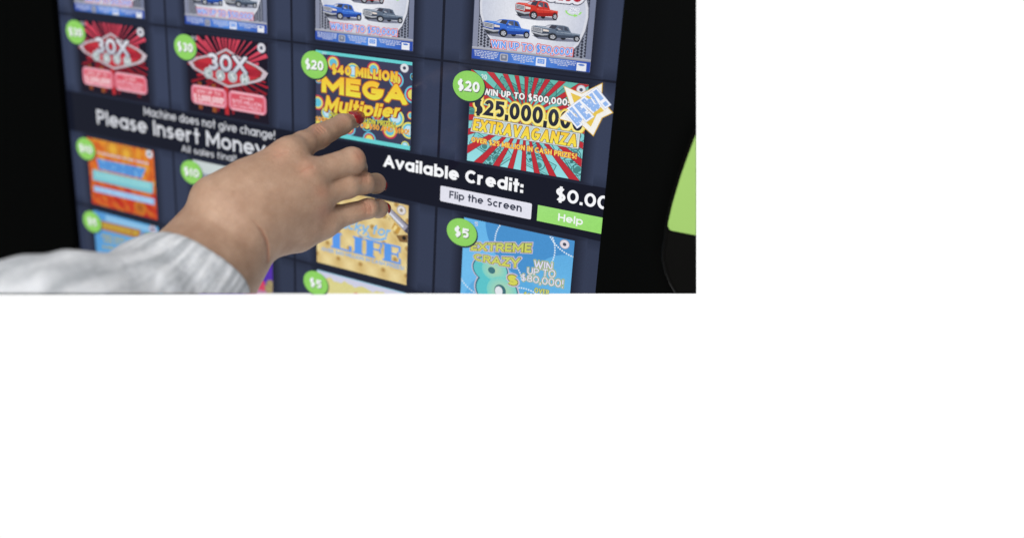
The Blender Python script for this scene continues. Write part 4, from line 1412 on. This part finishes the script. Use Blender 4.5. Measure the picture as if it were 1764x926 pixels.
# sleeve
G = Field((-0.235, 0.030, 0.300), (-0.025, 0.155, 0.520), 0.00125)
SL = [(354, 464, 0.452, 90), (262, 514, 0.436, 97), (190, 556, 0.415, 104), (128, 569, 0.402, 122), (60, 576, 0.390, 124), (-70, 596, 0.375, 136)]
sl = G.chain(SL, 0.012)
inner = G.chain([(p[0], p[1], p[2], p[3] - 26) for p in [(420, 365, 0.465, 96)] + SL[:3]], 0.012)
a0, a1 = at(*SL[0][:3]), at(400, 392, 0.466)
axis = (a1 - a0) / np.linalg.norm(a1 - a0)
axis = axis + np.array([0, 0, 0.0]); axis /= np.linalg.norm(axis)
along = (G.X - a0[0]) * axis[0] + (G.Y - a0[1]) * axis[1] + (G.Z - a0[2]) * axis[2]
sl = sl + 0.0010 * np.sin(along * 260 + 2.0 * np.sin(G.X * 90)) * np.exp(-((along + 0.030) / 0.022) ** 2)
sl = smax(sl, (along - 0.003).astype(np.float32), 0.006)
sl = smax(sl, -inner, 0.005)
sv, sf = G.surface(sl)
rel = sv - a0
al = rel @ axis
e1 = np.cross(axis, [0, 0, 1.0]); e1 /= np.linalg.norm(e1)
e2 = np.cross(axis, e1)
ang = np.arctan2(rel @ e2, rel @ e1)
knit = np.stack([al * 9, ang * 2.4, np.zeros(len(al))], 1)
sleeve = mesh_from('sleeve', sv, sf, m_knit, {'knit': knit})
child(sleeve, person)


# nails
def nail(center, fwd, up, L, W_, T):
    """almond nail: fwd = towards the nail's tip, up = outward, in viewer-aligned axes"""
    f_ = np.array(fwd, float); f_ /= np.linalg.norm(f_)
    u_ = np.array(up, float); u_ -= (u_ @ f_) * f_; u_ /= np.linalg.norm(u_)
    s_ = np.cross(f_, u_)
    c = at(*center)
    nu, nv = 20, 24
    V, Fc = [], []
    for i in range(nu + 1):
        a = i / nu                                   # 0 cuticle .. 1 tip
        wid = W_ * (1 - (2 * a - 0.7) ** 4 * 0.25 if a < 0.35 else math.sqrt(max(0.0, 1 - ((a - 0.35) / 0.65) ** 2.3)))
        if a < 0.35: wid = W_ * math.sqrt(max(0.0, 1 - ((0.35 - a) / 0.40) ** 3))
        for j in range(nv):
            t = 2 * math.pi * j / nv
            x = wid * math.cos(t)
            h = T * math.sin(t) * (1 - 0.2 * a)
            curve = -0.45 * x * x / W_ - 0.10 * L * (a - 0.4) ** 2 * 4
            V.append(c + f_ * (a - 0.5) * 2 * L + s_ * x + u_ * (h + curve))
    for i in range(nu):
        for j in range(nv):
            k = (j + 1) % nv
            Fc.append((i * nv + j, i * nv + k, (i + 1) * nv + k, (i + 1) * nv + j))
    Fc.append(tuple(range(nv))[::-1])
    me = bpy.data.meshes.new('fingernail')
    me.from_pydata(to_world(cam_to_panel(np.array(V))).tolist(), [], Fc)
    bm = bmesh.new(); bm.from_mesh(me)
    bmesh.ops.remove_doubles(bm, verts=bm.verts[:], dist=1e-6)
    bmesh.ops.recalc_face_normals(bm, faces=bm.faces[:])
    bm.to_mesh(me); bm.free()
    me.materials.append(m_nail)
    me.polygons.foreach_set('use_smooth', [True] * len(me.polygons))
    o = bpy.data.objects.new('fingernail', me)
    col.objects.link(o)
    o.parent = person
    return o


def nail_on(finger, back, up, L, W_, out=0.0):
    """seat a nail on the outer surface near a finger's tip"""
    p0, p1 = at(*finger[-2][:3]), at(*finger[-1][:3])
    ax = (p1 - p0) / np.linalg.norm(p1 - p0)
    u_ = np.array(up, float); u_ -= (u_ @ ax) * ax; u_ /= np.linalg.norm(u_)
    r = finger[-1][3] * finger[-1][2] / FPX
    c = p1 - ax * back + u_ * (r + 0.0004 + out)
    d = c[2]
    nail((c[0] / d * FPX + CX, c[1] / d * FPX + CY, d), ax, u_, L, W_, 0.0008)


nail_on(INDEX, 0.0018, (0.35, -0.50, -0.80), 0.0066, 0.0052, 0.0005)
nail_on(RING, -0.0022, (0.85, -0.30, -0.40), 0.0048, 0.0038)
nail_on(LITTLE, -0.0036, (0.60, -0.35, -0.70), 0.0048, 0.0038)
